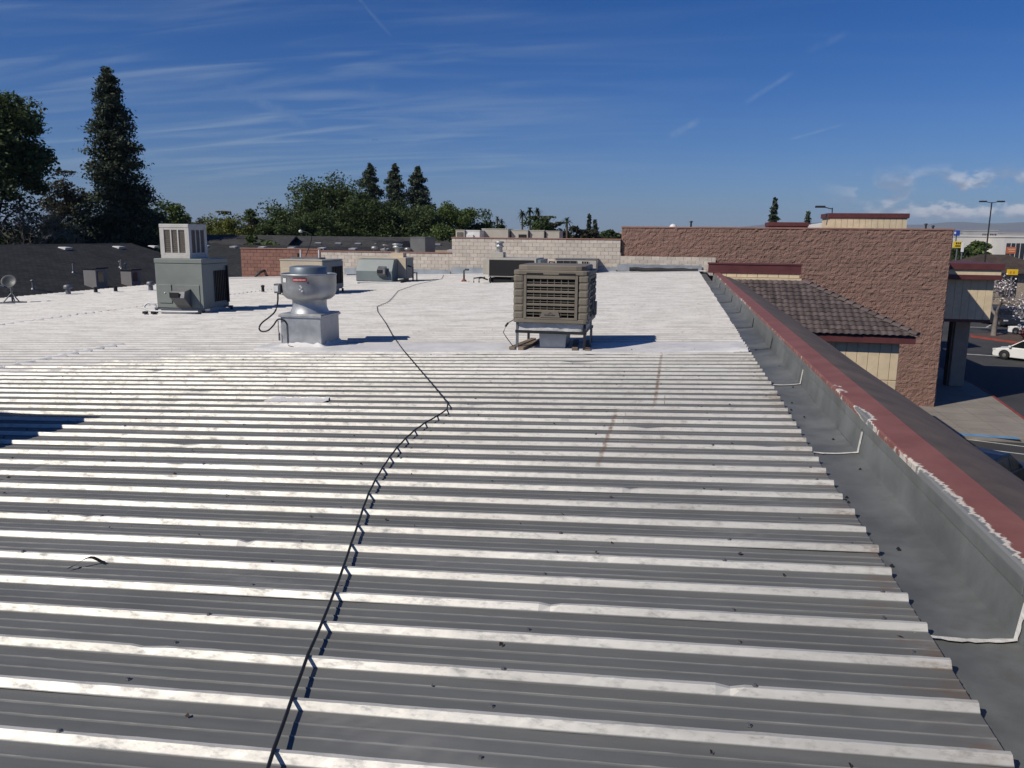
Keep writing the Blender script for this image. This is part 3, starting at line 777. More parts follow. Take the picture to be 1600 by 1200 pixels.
# ---- brown evaporative cooler -------------------------------------------------
def evap_cooler():
    a = p_roof(808, 551); b = p_roof(918, 550)
    cx = (a.x + b.x) / 2 - 0.03; y0 = a.y - 0.02; w = 1.18; D = 1.16
    t = thing('evaporative_cooler', 'boxy brown evaporative cooler with barred louvres on a black steel stand', 'air cooler', (cx, y0 + D / 2, RZ(cx) + 0.032))
    h = w / 2; hd = D / 2; zb, zt = 0.46, 1.315
    mb = MB(); mb.rbox(-h + .05, h - .05, -hd + .05, hd - .05, zb + 0.03, zt - .10, 0.12); mb.build('inner_tank', M_DARK, t)
    # stepped corner posts
    for sx in (-1, 1):
        for sy in (-1, 1):
            mb = MB(); n = 6; zz = (zt - .15 - zb - .02) / n
            for k in range(n):
                z0 = zb + 0.02 + k * zz
                x0, x1 = sorted((sx * h, sx * (h - 0.175))); q0, q1 = sorted((sy * hd, sy * (hd - 0.175)))
                mb.rbox(x0, x1, q0, q1, z0 + 0.007, z0 + zz, 0.045)
                mb.box(*sorted((sx * (h - .012), sx * (h - .16))), *sorted((sy * (hd - .012), sy * (hd - .16))), z0 - 0.004, z0 + 0.012)
            mb.build('corner_post', M_BROWNU, t)
    # louvre panels on four sides
    for face in range(4):
        fr = MB(); gr = MB(); W_ = w - 0.34; z0, z1 = zb + 0.03, zt - .155
        R = Matrix.Rotation(face * pi / 2, 3, 'Z')
        def bar(mbx, xa, xb, za, zc, d0, d1):
            mbx.box(xa, xb, -h + d0, -h + d1, za, zc, R, (0, 0, 0))
        bar(fr, -W_ / 2, -W_ / 2 + .045, z0, z1, 0.0, .05); bar(fr, W_ / 2 - .045, W_ / 2, z0, z1, 0.0, .05)
        bar(fr, -W_ / 2 + .045, W_ / 2 - .045, z1 - .05, z1, 0.002, .05); bar(fr, -W_ / 2 + .045, W_ / 2 - .045, z0, z0 + .03, 0.002, .05)
        o = fr.build('louvre_panel', M_BROWNU, t, bevel=0.004)
        zz = (z1 - .05 - z0 - .03) / 6
        for k in range(1, 6):
            s = MB(); c = z0 + .03 + k * zz
            bar(s, -W_ / 2 + .045, W_ / 2 - .045, c - .019, c + .019, 0.004, .045); s.build('slat', M_BROWNU, o, bevel=0.005)
        for k in range(6):
            c = z0 + .03 + (k + .5) * zz; bar(gr, -W_ / 2 + .045, W_ / 2 - .045, c - .006, c + .002, .016, .03)
        for k in range(1, 7):
            c = -W_ / 2 + .045 + k * (W_ - .09) / 7; bar(gr, c - .005, c + .005, z0 + .03, z1 - .05, .02, .032)
        gr.build('grille', M_BROWNU, o)
        if face == 0:
            bd = MB(); bd.prism([(-.155, z0 + .03), (.155, z0 + .03), (.125, z0 + .135), (-.125, z0 + .135)], 'y', -h - .006, -h + .03)
            bdo = bd.build('badge', M_BROWNU, o, bevel=0.004)
            em = MB()                                # worn, unreadable emblem: a small crest over a row of short strokes
            em.prism([(-.03, z0 + .092), (.0, z0 + .112), (.035, z0 + .094), (.0, z0 + .100)], 'y', -h - .009, -h - .004)
            for k in range(9): em.box(-.085 + k * .019, -.073 + k * .019, -h - .009, -h - .004, z0 + .062, z0 + .076 + .006 * (k % 3 == 0))
            em.build('emblem', M_DARK, o)
    # lid
    mb = MB(); mb.rbox(-h - .005, h + .005, -hd - .005, hd + .005, zt - .15, zt - .075, 0.10); mb.rbox(-h + .05, h - .05, -hd + .05, hd - .05, zt - .085, zt, 0.16)
    lid = mb.build('lid', M_BROWNU, t)
    for k in (-.25, .25):
        mb = MB(); mb.rbox(k - .13, k + .13, -hd - .012, -hd + .02, zt - .135, zt - .115, .006); mb.build('lid_notch', M_DARK, lid)
    mb = MB(); mb.rbox(-h - .004, h + .004, -hd - .004, hd + .004, zb - .03, zb + .035, .08); mb.build('base_tray', M_BROWNU, t)
    # mastic covered plenum below
    P = []
    for k in range(49):
        a_ = k / 48 * 4; s = int(a_) % 4; q = a_ - int(a_)
        xy = [(-1 + 2 * q, -1), (1, -1 + 2 * q), (1 - 2 * q, 1), (-1, 1 - 2 * q)][s]
        P.append([(xy[0] * (h - .07) + random.uniform(-.012, .012), xy[1] * (hd - .07) + random.uniform(-.012, .012), z + random.uniform(-.012, .012)) for z in (zb - .02, zb - .07, zb - .12, zb - .165)])
    P[-1] = P[0]
    place('plenum_skirt', grid_mesh('plenum_skirt', np.array(P), M_CURB), t)
    # stand
    mb = MB()
    for s in (-1, 1):
        mb.box(-h + .03, h - .03, s * (hd - .08) - .02, s * (hd - .08) + .02, zb - .20, zb - .155); mb.box(s * (h - .08) - .02, s * (h - .08) + .02, -hd + .1, hd - .1, zb - .20, zb - .158)
    st = mb.build('stand_frame', M_BLKSTEEL, t)
    for sx in (-1, 1):
        for sy in (-1, 1):
            mb = MB(); x = sx * (h - .06); y = sy * (hd - .08); mb.box(x - .019, x + .019, y - .019, y + .019, 0, zb - .03 if sy < 0 else zb - .16); mb.build('leg', M_STEEL if sy < 0 and sx < 0 else M_BLKSTEEL, t)
    mb = MB(); mb.box(h - .02, h + .005, -.1, -.07, 0, zb + .25); mb.build('leg', M_STEEL, t)
    # duct and timber skids
    mb = MB(); mb.prism([(-.20, 0), (.20, 0), (.225, zb - .16), (-.225, zb - .16)], 'y', -.28, .25); mb.build('duct', M_GALV2, t)
    for x0 in (-h + .02, -h + .16, h - .30, h - .10):
        mb = MB(); mb.box(x0, x0 + .09, -hd - .02, hd, 0, .045, Matrix.Rotation(-.12 if x0 < 0 else .1, 3, 'Z')); mb.build('skid', M_WOOD, t)
    # junction box, conduit, cord
    mb = MB(); mb.box(h - .02, h + .05, .12, .24, zb + .05, zb + .27); mb.build('switch_box', M_STEEL, t, bevel=.006)
    mb = MB(); mb.tube([(h + .01, -hd + .16, zb + .62), (h + .05, -hd + .2, zb + .5), (h + .035, -hd + .25, zb + .25), (h + .02, .1, zb + .1)], .011, 6); mb.build('conduit', M_STEEL, t)
    mb = MB(); mb.tube([(-h + .03, -hd + .1, zb + .02), (-h - .10, -hd + .08, zb - .06), (-h - .16, -hd + .06, zb - .2), (-h - .12, -hd + .05, .2), (-h + .02, -hd + .05, .02)], .007, 5); mb.tube([(-h - .09, -hd + .08, zb - .05), (-h - .13, -hd + .07, zb - .11)], .018, 6)
    mb.build('power_cord', M_CABLE, t)
    mb = MB(); P = []
    for s in (-1, 1):
        for k in range(7):
            r = random.uniform(.03, .06); mb.lathe([(r, 0), (r * .8, .02), (r * .3, .035), (0.0, .036)], (s * (h - .06) + random.uniform(-.05, .05), -hd + .08 + random.uniform(-.05, .06), -.005), 8)
    mb.build('mastic_foot', M_CURB, t)
evap_cooler()

# ---- galvanised upblast exhaust fan ---------------------------------------------
def exhaust_fan():
    a = p_roof(440, 545); b = p_roof(504, 545); w = b.x - a.x; cx = (a.x + b.x) / 2; cy = a.y + w / 2
    t = thing('exhaust_fan', 'round galvanised upblast exhaust fan on a square sheet metal curb', 'exhaust fan', (cx, cy, RZ(cx) + 0.032))
    h = w / 2
    mb = MB(); mb.prism([(-h - .0, 0), (h, 0), (h - .005, .54), (-h + .005, .54)], 'y', -h, h); mb.build('curb', M_GALV2, t, bevel=.006)
    mb = MB(); mb.box(-h - .025, h + .025, -h - .025, h + .025, .50, .545); mb.box(-h - .01, h + .01, -h - .01, h + .01, .545, .56); mb.build('curb_cap', M_GALV2, t, bevel=.006)
    mb = MB(); mb.lathe([(.33, .56), (.315, .60), (.29, .66), (.29, .76), (.30, .79)]); mb.build('neck', M_GALV2, t)
    mb = MB(); mb.lathe([(.28, .78), (.37, .80), (.43, .85), (.455, .92), (.462, 1.0), (.465, 1.20), (.475, 1.205), (.475, 1.225), (.45, 1.23), (.44, 1.21)], n=40); bowl = mb.build('wind_band', M_GALV2, t)
    mb = MB(); mb.lathe([(.435, 1.17), (.33, 1.19), (.315, 1.20)], n=40); mb.build('inner_plate', M_STEEL, t)
    mb = MB(); mb.lathe([(.315, 1.19), (.315, 1.33), (.30, 1.345), (.24, 1.355), (0, 1.365)], n=40); mb.build('motor_hood', M_BLUEGREY, t)
    # red maker's plate, worn
    def curved(a0, a1, z0, z1, r, m, nm):
        P = [[(r * cos(q), r * sin(q), z) for z in (z0, z1)] for q in np.linspace(a0, a1, 8)]
        return place(nm, grid_mesh(nm, np.array(P), m), t)
    c = -pi / 2 + .12
    curved(c - .26, c + .26, 1.11, 1.165, .469, M_REDLABEL, 'maker_label')
    for k in range(9): curved(c - .22 + k * .05, c - .19 + k * .05, 1.128, 1.148, .4705, M_WHITEP, 'label_stroke')
    for k, (q, z) in enumerate(((c + .02, 1.03), (c + .06, 1.0), (c + .0, .97), (c + .07, .94), (c + .3, 1.08))): curved(q - .03, q + .03, z, z + .02 + .01 * (k % 2), .470, M_WHITEP if k < 4 else M_DARK, 'sticker')
    curved(c - .78, c - .58, 1.09, 1.16, .470, M_WHITEP, 'sticker')
    # disconnect, conduit loop
    mb = MB(); mb.box(-.47, -.36, -.36, -.25, .90, 1.06); mb.build('switch_box', M_STEEL, t, bevel=.006)
    mb = MB(); mb.box(-.46, -.39, -.368, -.36, .93, 1.03); mb.build('switch_label', M_WHITEP, t)
    pts = [(-.42, -.32, .90), (-.42, -.34, .75), (-.46, -.36, .60), (-.55, -.40, .50), (-.68, -.42, .40), (-.74, -.42, .31), (-.70, -.42, .25), (-.58, -.42, .27), (-.48, -.41, .36), (-.40, -.40, .46), (-.30, -.38, .45), (-.25, -.37, .38)]
    pts = smooth_path(pts); mb = MB(); mb.tube(pts, .014, 7); mb.build('conduit_loop', M_BLACK, t)
    mb = MB(); mb.tube(smooth_path([(-.25, -h - .012, .40), (-.245, -h - .014, .2), (-.24, -h - .014, .05), (-.2, -h - .05, .02), (-.1, -h - .09, .012)]), .007, 5); mb.build('drain_wire', M_BLKSTEEL, t)
    mb = MB(); mb.tube([(-.40, -h - .02, .44), (-.40, -h - .025, .3), (-.39, -h - .02, .22)], .008, 5)
    for k in range(4): mb.lathe([(.015, -.02), (.022, 0), (.015, .02)], (-.39, -h - .02, .21 - k * .03), 6)
    mb.build('chain', M_STEEL, t)
    # coating built up round the foot
    P = []
    for k in range(41):
        a_ = k / 40 * 4; s = int(a_) % 4; q = a_ - int(a_)
        xy = [(-1 + 2 * q, -1), (1, -1 + 2 * q), (1 - 2 * q, 1), (-1, 1 - 2 * q)][s]
        P.append([(xy[0] * (h + d), xy[1] * (h + d), z + random.uniform(0, .006)) for d, z in ((.004, .06 + random.uniform(-.02, .03)), (.03, .03), (.10 + random.uniform(-.03, .06), -.005))])
    P[-1] = P[0]
    place('foot_coating', grid_mesh('foot_coating', np.array(P), M_COAT), t)
def smooth_path(pts, n=5):
    P = [Vector(p) for p in pts]; out = []
    for i in range(len(P) - 1):
        p0, p1, p2, p3 = P[max(i - 1, 0)], P[i], P[i + 1], P[min(i + 2, len(P) - 1)]
        for k in range(n):
            s = k / n
            out.append(0.5 * ((2 * p1) + (p2 - p0) * s + (2 * p0 - 5 * p1 + 4 * p2 - p3) * s * s + (3 * p1 - p0 - 3 * p2 + p3) * s ** 3))
    out.append(P[-1]); return out
exhaust_fan()

# ---- louvre helper for unit sides -------------------------------------------------
def side_grille(t, x, ya, yb, za, zb, m_frame, n=6, nm='coil_grille', normal='x', depth=0.02):
    bk = MB(); sl_ = MB()
    if normal == 'x':
        bk.box(x - .012, x + .004, ya, yb, za, zb); o = bk.build(nm, M_DARK, t)
        for k in range(n + 1):
            y = ya + (yb - ya) * k / n; sl_.box(x + .002, x + .002 + depth, y - .012, y + .012, za, zb)
        sl_.build('grille_bar', m_frame, o)
    else:
        bk.box(ya, yb, x - .004, x + .012, za, zb); o = bk.build(nm, M_DARK, t)
        for k in range(n + 1):
            y = ya + (yb - ya) * k / n; sl_.box(y - .012, y + .012, x - .002 - depth, x - .002, za, zb)
        sl_.build('grille_bar', m_frame, o)
    return o

# ---- sage green package unit with a white cooler on top -----------------------------
def green_unit():
    fr = p_roof(321, 491); w = W2(243, 321, fr) * 1.04; hgt = W2(410, 488, fr)
    D = 1.25; rz = radians(1)
    t = thing('package_unit', 'sage green rooftop air conditioner on steel rails with an outlet hood', 'air conditioner', (fr.x - 0.02, fr.y, RZ(fr.x - .6) + 0.03), rz)
    z0 = .13; z1 = z0 + hgt - .02
    mb = MB(); mb.box(-w, 0, 0, D, z0, z1 - .13); mb.build('cabinet', M_GREENU, t, bevel=.012)
    mb = MB(); mb.box(-w - .012, .012, -.012, D + .012, z1 - .125, z1 - .0); mb.build('top_panel', M_GREENU, t, bevel=.015)
    mb = MB(); mb.box(-w + .08, -w + .46, -.022, .005, z0 + .13, z0 + .62); p = mb.build('access_panel', M_GREENU, t, bevel=.008)
    mb = MB(); mb.lathe([(.02, 0), (.02, .01), (0, .012)], (0, 0, 0), 8); kn = mb.build('knob', M_WHITEP, p); kn.location = (-w + .27, -.024, z0 + .4); kn.rotation_euler = (pi / 2, 0, 0)
    mb = MB(); mb.box(-w + .55, -.10, -.018, .005, z0 + .05, z0 + .62); mb.build('access_panel', M_GREENU, t, bevel=.008)
    # sloping outlet hood: open below
    mb = MB(); x0, x1 = -w + .62, -w + 1.02
    mb.add([(x0, 0, z0 + .52), (x1, 0, z0 + .52), (x1, -.30, z0 + .46), (x0, -.30, z0 + .46), (x0, -.34, z0 + .30), (x1, -.34, z0 + .30), (x1, -.02, z0 + .02), (x0, -.02, z0 + .02)],
           [(0, 1, 2, 3), (3, 2, 5, 4), (1, 6, 5, 2), (0, 3, 4, 7), (4, 5, 6, 7)]); mb.build('outlet_hood', M_STEEL, t)
    mb = MB(); mb.box(x0 - .004, x0 + .26, -.36, -.335, z0 + .31, z0 + .44); mb.build('hood_mouth', M_DARK, t)
    side_grille(t, 0.0, .55, D - .10, z0 + .15, z1 - .32, M_BLKSTEEL, 7)
    mb = MB(); mb.box(.004, .06, D - .10, D - .06, z0 + .1, z1 - .2); mb.build('guard_rail', M_BLKSTEEL, t)
    # rails, curb and pipework
    mb = MB(); mb.box(-w + .05, -.06, .08, D - .08, -.02, z0); mb.build('curb', M_GALV2, t)
    for y in (.02, D - .1): mb = MB(); mb.box(-w - .1, .14, y, y + .06, z0 - .05, z0 - .002); mb.build('rail', M_STEEL, t)
    for x, y in ((-w - .05, .03), (-.05, .03), (.1, D - .06), (-w - .05, D - .06)): mb = MB(); mb.box(x - .025, x + .025, y - .025, y + .03, -.03, z0 - .05); mb.build('foot', M_BLKSTEEL, t)
    mb = MB(); mb.tube(smooth_path([(-.12, -.10, .06), (-.5, -.10, .05), (-w + .1, -.11, .045), (-w - .2, -.11, .06), (-w - .33, -.09, .14), (-w - .25, -.04, .24), (-w - .1, -.02, .22), (-w - .02, 0, .15)]), .024, 7); mb.build('drain_pipe', M_WHITEP, t)
    for x in (-.12, -w - .05, -w - .3): mb = MB(); mb.box(x - .05, x + .05, -.16, -.05, -.03, .03); mb.build('pipe_block', M_BLKSTEEL, t)
    # evaporative cooler standing on it
    cw_ = W2(250, 300, fr); ch = W2(356, 409, fr)
    M = t.matrix_basis @ Vector((-w + .16 + cw_ / 2, .18 + cw_ / 2, z1))
    loc = Matrix.LocRotScale(Vector(t.location), t.rotation_euler, None) @ Vector((-w + .13 + cw_ / 2, .12 + cw_ / 2, z1))
    c = thing('swamp_cooler', 'white box cooler with tan pads standing on the sage green unit', 'air cooler', loc, rz)
    h = cw_ / 2
    mb = MB(); mb.box(-h + .03, h - .03, -h + .03, h - .03, .02, ch - .02); mb.build('pad', M_PAD, c)
    mb = MB(); mb.box(-h, h, -h, h, 0, .09); mb.build('tray', M_COOLW, c, bevel=.008)
    mb = MB(); mb.box(-h - .008, h + .008, -h - .008, h + .008, ch - .10, ch); mb.build('top', M_COOLW, c, bevel=.012)
    for f in range(4):
        R = Matrix.Rotation(f * pi / 2, 3, 'Z'); mb = MB()
        mb.box(-h, -h + .12, -h, -h + .04, .09, ch - .10, R, (0, 0, 0)); mb.box(h - .12, h - .041, -h, -h + .04, .09, ch - .10, R, (0, 0, 0)); 
        mb.box(-h + .12, h - .12, -h + .004, -h + .03, .09, .15, R, (0, 0, 0)); mb.box(-h + .12, h - .12, -h + .004, -h + .03, ch - .15, ch - .10, R, (0, 0, 0))
        o = mb.build('louvre_panel', M_COOLW, c)
        iw = 2 * h - .24
        for k in (1, 2): q = MB(); x = -h + .12 + iw * k / 3; q.box(x - .018, x + .018, -h + .002, -h + .028, .15, ch - .15, R, (0, 0, 0)); q.build('mullion', M_COOLW, o)
        q = MB()
        for k in range(12):
            z = .17 + (ch - .34) * k / 11; q.box(-h + .12, h - .12, -h + .016, -h + .034, z - .006, z + .012, R, (0, 0, 0))
        q.build('louvre', M_PAD, o)
green_unit()

# ---- cream package unit behind the fan ------------------------------------------------
def cream_unit():
    fr = p_roof(505, 462); w = W2(434, 505, fr); hgt = W2(407, 462, fr); D = 1.7
    t = thing('package_unit', 'cream rooftop air conditioner with dark side grille behind the round fan', 'air conditioner', (fr.x, fr.y, RZ(fr.x - 1) + .03))
    z0 = .16
    mb = MB(); mb.box(-w, 0, 0, D, z0, hgt - .04); mb.build('cabinet', M_TANU, t, bevel=.012)
    mb = MB(); mb.box(-w - .015, .015, -.015, D + .015, hgt - .038, hgt + .01); mb.build('top_panel', M_BEIGEU, t, bevel=.01)
    mb = MB(); mb.box(.006, .03, .0, D, z0 + .05, hgt - .06); mb.build('side_panel', M_GREYU, t, bevel=.006)
    side_grille(t, .032, .75, D - .1, z0 + .2, hgt - .25, M_BLKSTEEL, 6)
    for k in (-.4, -.9): mb = MB(); mb.box(-w + .1, -w + .9, -.012, .004, z0 + .1, hgt - .3) if k == -.4 else mb.box(-w + 1.0, -.1, -.012, .004, z0 + .1, hgt - .3); mb.build('access_panel', M_TANU, t, bevel=.006)
    mb = MB(); mb.box(-w + .1, -.1, .1, D - .1, -.02, z0); mb.build('curb', M_GALV2, t)
    for x, y in ((.0, .1), (.0, D - .05), (-w + .02, .1)): mb = MB(); mb.box(x - .03, x + .03, y, y + .06, -.03, z0); mb.build('foot', M_BLKSTEEL, t)
    for x in (-w + .45, -w + 1.15): mb = MB(); mb.tube([(x, .7, hgt), (x, .7, hgt + .33)], .03, 8); mb.build('pipe', M_WHITEP, t)
    mb = MB(); mb.tube([(-w + .25, .9, hgt), (-w + .25, .9, hgt + .2)], .035, 8); mb.tube(smooth_path([(-w + .5, 1.0, hgt + .1), (-w + .75, 1.0, hgt + .75), (-w + .55, 1.0, hgt + .95), (-w + .35, 1.0, hgt + .98)]), .015, 5); mb.build('antenna_mast', M_BLKSTEEL, t)
    mb = MB(); mb.lathe([(.0, 0), (.06, .02), (.07, .08), (.0, .12)], (-w + .33, 1.0, hgt + .92), 10); mb.build('lamp_head', M_WHITEP, t)
    mb = MB(); mb.box(-w + .2, -w + 1.3, .4, .9, hgt, hgt + .07); mb.build('hatch', M_STEEL, t)
cream_unit()

# ---- grey rounded unit --------------------------------------------------------------------
def grey_unit():
    fr = p_roof(613, 443); w = W2(553, 613, fr); hgt = W2(405, 441, fr) + .05; D = 1.9
    t = thing('package_unit', 'grey rooftop unit with chamfered hood and cream rear half beside the block wall', 'air conditioner', (fr.x, fr.y, RZ(fr.x - 1) + .03))
    z0 = .08
    mb = MB(); mb.prism([(0, z0), (0, hgt * .50), (.30, hgt * .97), (.75, hgt), (.75, z0)], 'x', -w, 0); mb.build('hood', M_GREYU, t, bevel=.015)
    mb = MB(); mb.box(-w - .25, .38, .755, .755 + D * .55, z0 + .1, hgt + .05); mb.build('cabinet', M_TANU, t, bevel=.012)
    mb = MB(); mb.box(.385, .40, .80, .755 + D * .5, z0 + .14, hgt); mb.build('side_panel', M_GREYU, t)
    mb = MB(); mb.add([(-w * .37, 0, .75), (-w * .15, 0, .75), (-w * .15, -.2, .62), (-w * .37, -.2, .62), (-w * .37, -.22, .42), (-w * .15, -.22, .42), (-w * .12, 0, .25), (-w * .35, 0, .25)],
           [(0, 1, 2, 3), (3, 2, 5, 4), (1, 6, 5, 2), (0, 3, 4, 7), (4, 5, 6, 7)]); mb.build('outlet_hood', M_STEEL, t)
    mb = MB(); mb.box(-w * .365, -w * .22, -.235, -.21, .45, .6); mb.build('hood_mouth', M_DARK, t)
    mb = MB(); mb.box(-w * .28, .1, 1.2, 1.65, hgt + .05, hgt + .25); mb.build('vent_base', M_TANU, t)
    mb = MB(); mb.lathe([(.12, 0), (.12, .2), (.22, .22), (.20, .30), (.12, .30), (.24, .36), (.24, .40), (0, .42)], (-w * .14, 1.4, hgt + .25), 14); mb.build('flue_cap', M_GALV2, t)
    mb = MB(); mb.tube([(.4, 1.0, .75), (.62, 1.0, .68), (.62, 1.0, .02)], .035, 7); mb.tube([(.62, 1.0, .45), (.80, 1.0, .45), (.80, 1.0, .0)], .03, 7); mb.build('gas_pipe', M_BLKSTEEL, t)
    mb = MB(); mb.tube([(-w + .1, -.1, .04), (0, -.1, .05), (.4, -.05, .06)], .03, 7); mb.build('drain_pipe', M_WHITEP, t)
    for x in (-w + .05, -.1, .3): mb = MB(); mb.box(x, x + .08, .02, D * .6, -.03, z0 + .1 if x > 0 else z0); mb.build('foot', M_BLKSTEEL, t)
grey_unit()

# ---- beige unit with a black intake, half behind the cooler ---------------------------------
def beige_unit():
    fl = p_roof(763, 443); hgt = W2(406, 436, fl); w = W2(763, 868, fl); D = 1.9
    t = thing('package_unit', 'beige rooftop unit with a wide black intake screen behind the brown cooler', 'air conditioner', (fl.x, fl.y, RZ(fl.x + 1) + .03))
    z0 = .22; h = hgt + .2
    mb = MB(); mb.box(0, w * .72, 0, D, z0, h); mb.box(-.30, 0.002, .25, D - .1, z0 + .1, h - .08); mb.build('cabinet', M_BEIGEU, t, bevel=.012)
    o = side_grille(t, -.008, .05, w * .68, z0 + .05, h - .08, M_BLKSTEEL, 1, 'intake_screen', 'y', .012)
    mb = MB(); mb.box(w * .72 + .004, w * .78, .05, D, z0, h - .05); mb.build('end_panel', M_GREYU, t)
    mb = MB(); mb.box(.0, w * .72, .1, D - .1, .0, z0 - .06); mb.build('curb', M_DARK, t)
    for x in (.05, w * .35, w * .68): mb = MB(); mb.box(x, x + .06, .02, .08, -.03, z0); mb.build('foot', M_BLKSTEEL, t)
    mb = MB(); mb.box(-.05, .5, .6, 1.1, h, h + .22); mb.build('vent_base', M_BEIGEU, t, bevel=.01)
    mb = MB(); mb.lathe([(.13, 0), (.13, .2), (.19, .22), (.19, .26), (.13, .28), (.13, .36), (.2, .38), (.2, .44), (0, .46)], (.28, .85, h + .22), 14); mb.build('flue_cap', M_GALV2, t)
    mb = MB(); mb.tube([(-.1, -.2, .2), (-.35, -.2, .16), (-.35, -.2, -.02)], .035, 7); mb.tube([(.0, -.1, .10), (-.25, -.25, .2), (-.55, -.3, .16), (-.55, -.3, -.02)], .03, 7); mb.build('gas_pipe', M_BLKSTEEL, t)
beige_unit()
a = p_roof(725, 441); t = thing('pipe_stub', 'short bent gas pipe stub on a rusty foot beside the beige unit', 'pipe', (a.x, a.y, RZ(a.x) + .03))
mb = MB(); mb.tube([(0, 0, .05), (0, 0, .48), (.06, 0, .52), (.22, 0, .52)], .04, 8); mb.build('riser', M_BLKSTEEL, t)
mb = MB(); mb.lathe([(.13, -.01), (.11, .06), (.05, .10)], (0, 0, 0), 10); mb.build('foot', mat('rusty_red', (.22, .07, .04), .8, 0, .2, 20), t)

# ---- unit right behind the cooler -----------------------------------------------------------
def back_unit():
    c = p_roof(899, 428); z = RZ(c.x) + .03; w = W2(868, 932, c); top = p_y(899, 404, c.y).z - z
    t = thing('package_unit', 'small grey roof unit with a ventilated side peeping over the brown cooler', 'air conditioner', (c.x, c.y, z))
    mb = MB(); mb.box(-w / 2, w / 2, 0, 1.3, .1, top - .06); mb.build('cabinet', M_BEIGEU, t, bevel=.01)
    mb = MB(); mb.box(-w / 2 - .03, w / 2 + .03, -.03, 1.33, top - .058, top); mb.build('top_panel', M_STEEL, t, bevel=.008)
    side_grille(t, -.008, -w / 2 + .08, w * .03, top * .35, top - .12, M_STEEL, 3, 'coil_grille', 'y')
    side_grille(t, -.008, w * .15, w * .32, top * .35, top - .14, M_BEIGEU, 3, 'vent_grille', 'y')
    mb = MB(); mb.box(-w / 2 + .1, w / 2 - .1, .1, 1.2, -.03, .098); mb.build('curb', M_GALV2, t)
    mb = MB(); mb.tube([(-w / 2, .3, top * .7), (-w / 2 - .35, .3, top * .75), (-w / 2 - .45, .3, -.02)], .05, 7); mb.build('gas_pipe', M_BLKSTEEL, t)
back_unit()

# ---- unit standing just outside the picture to the west; its shadow falls into it -------------
t = thing('package_unit', 'grey-green rooftop unit out to the west whose shadow falls across the ribs', 'air conditioner', (-7.55, 5.55, RZ(-7.5) + .03))
mb = MB(); mb.box(-.7, .7, -.65, .65, .12, 1.15); mb.build('cabinet', M_GREYU, t, bevel=.012)
mb = MB(); mb.box(-.72, .72, -.67, .67, 1.152, 1.20); mb.build('top_panel', M_GREYU, t, bevel=.01)
side_grille(t, .70, -.5, .5, .3, 1.0, M_BLKSTEEL, 6)
mb = MB(); mb.box(-.65, .65, -.6, .6, -.03, .118); mb.build('curb', M_GALV2, t)

# ---- satellite dish and small roof vents along the west eave ----------------------------------
d = p_roof(20, 474)
t = thing('satellite_dish', 'grey satellite dish on a tripod foot at the west edge of the roof', 'satellite dish', (d.x, d.y, RZ(d.x) + .03))
mb = MB(); mb.tube([(0, 0, 0), (0, 0, .45), (.03, -.02, .62)], .03, 8); mb.build('mast', M_STEEL, t)
for k in range(3):
    a = k * 2.1; mb = MB(); mb.tube([(.3 * cos(a), .3 * sin(a), 0), (0, 0, .33)], .02, 6); mb.build('leg', M_STEEL, t)
mb = MB(); mb.box(-.30, .30, -.3, .3, -.02, .02); mb.build('base_plate', M_STEEL, t)
mb = MB(); mb.lathe([(0, .0), (.09, .006), (.17, .028), (.24, .06), (.245, .064), (.24, .068), (.17, .038), (.09, .016), (0, .01)], (0, 0, 0), 24); o = mb.build('dish', mat('dark_dish', (.07, .075, .08), .5, .2, .1, 4), t); o.location = (.03, -.08, .70); o.rotation_euler = (radians(62), 0, radians(25))
mb = MB(); mb.tube([(.03, -.08, .5), (-.1, -.4, .62), (-.22, -.5, .74)], .015, 6); mb.box(-.3, -.16, -.55, -.43, .69, .81); mb.build('feed_arm', M_WHITEP, t)
for px_, py_, lab, kind in ((107, 461, 'galvanised pot vent on the west eave before the two dormer boxes', 0), (150, 459, 'short black plumbing pipe on the white roof edge', 1), (181, 457.5, 'stubby dark vent pipe near the corner of the sage green unit', 1), (236, 455, 'grey pot vent half hidden behind the sage green unit', 0)):
    a = p_roof(px_, py_); t = thing('roof_vent', lab, 'roof vent', (a.x, a.y, RZ(a.x) + .03))
    if kind == 0:
        mb = MB(); mb.lathe([(.10, -.02), (.09, .22)], n=14); mb.build('pipe', M_STEEL, t); mb = MB(); mb.lathe([(.15, .22), (.16, .25), (.16, .33), (.12, .37), (0, .39)], n=14); mb.build('cap', M_STEEL, t)
        mb = MB(); mb.box(-.4, .4, -.3, .3, -.03, .008); mb.build('flashing', M_COAT, t)
    else:
        mb = MB(); mb.lathe([(.09, -.02), (.075, .02), (.07, .22), (.075, .24)], n=12); mb.build('pipe', M_TAR, t); mb = MB(); mb.lathe([(.2, -.03), (.17, .01), (.1, .03)], n=12); mb.build('boot', M_COAT, t)
# two more small dark pipes among the ribs
for px_, py_, lab in ((411, 458, 'small dark vent stub between the sage green and the cream unit'), (437, 462, 'bent dark pipe end at the foot of the cream unit')):
    a = p_roof(px_, py_); t = thing('vent_stub', lab, 'roof vent', (a.x, a.y, RZ(a.x) + .03))
    mb = MB(); mb.lathe([(.11, -.03), (.06, .02), (.055, .2), (.07, .21), (.07, .26), (0, .28)], n=10); mb.build('pipe', M_BLKSTEEL, t)
    mb = MB(); mb.lathe([(.22, -.03), (.14, .005), (.09, .02)], n=10); mb.build('boot', M_COAT, t)
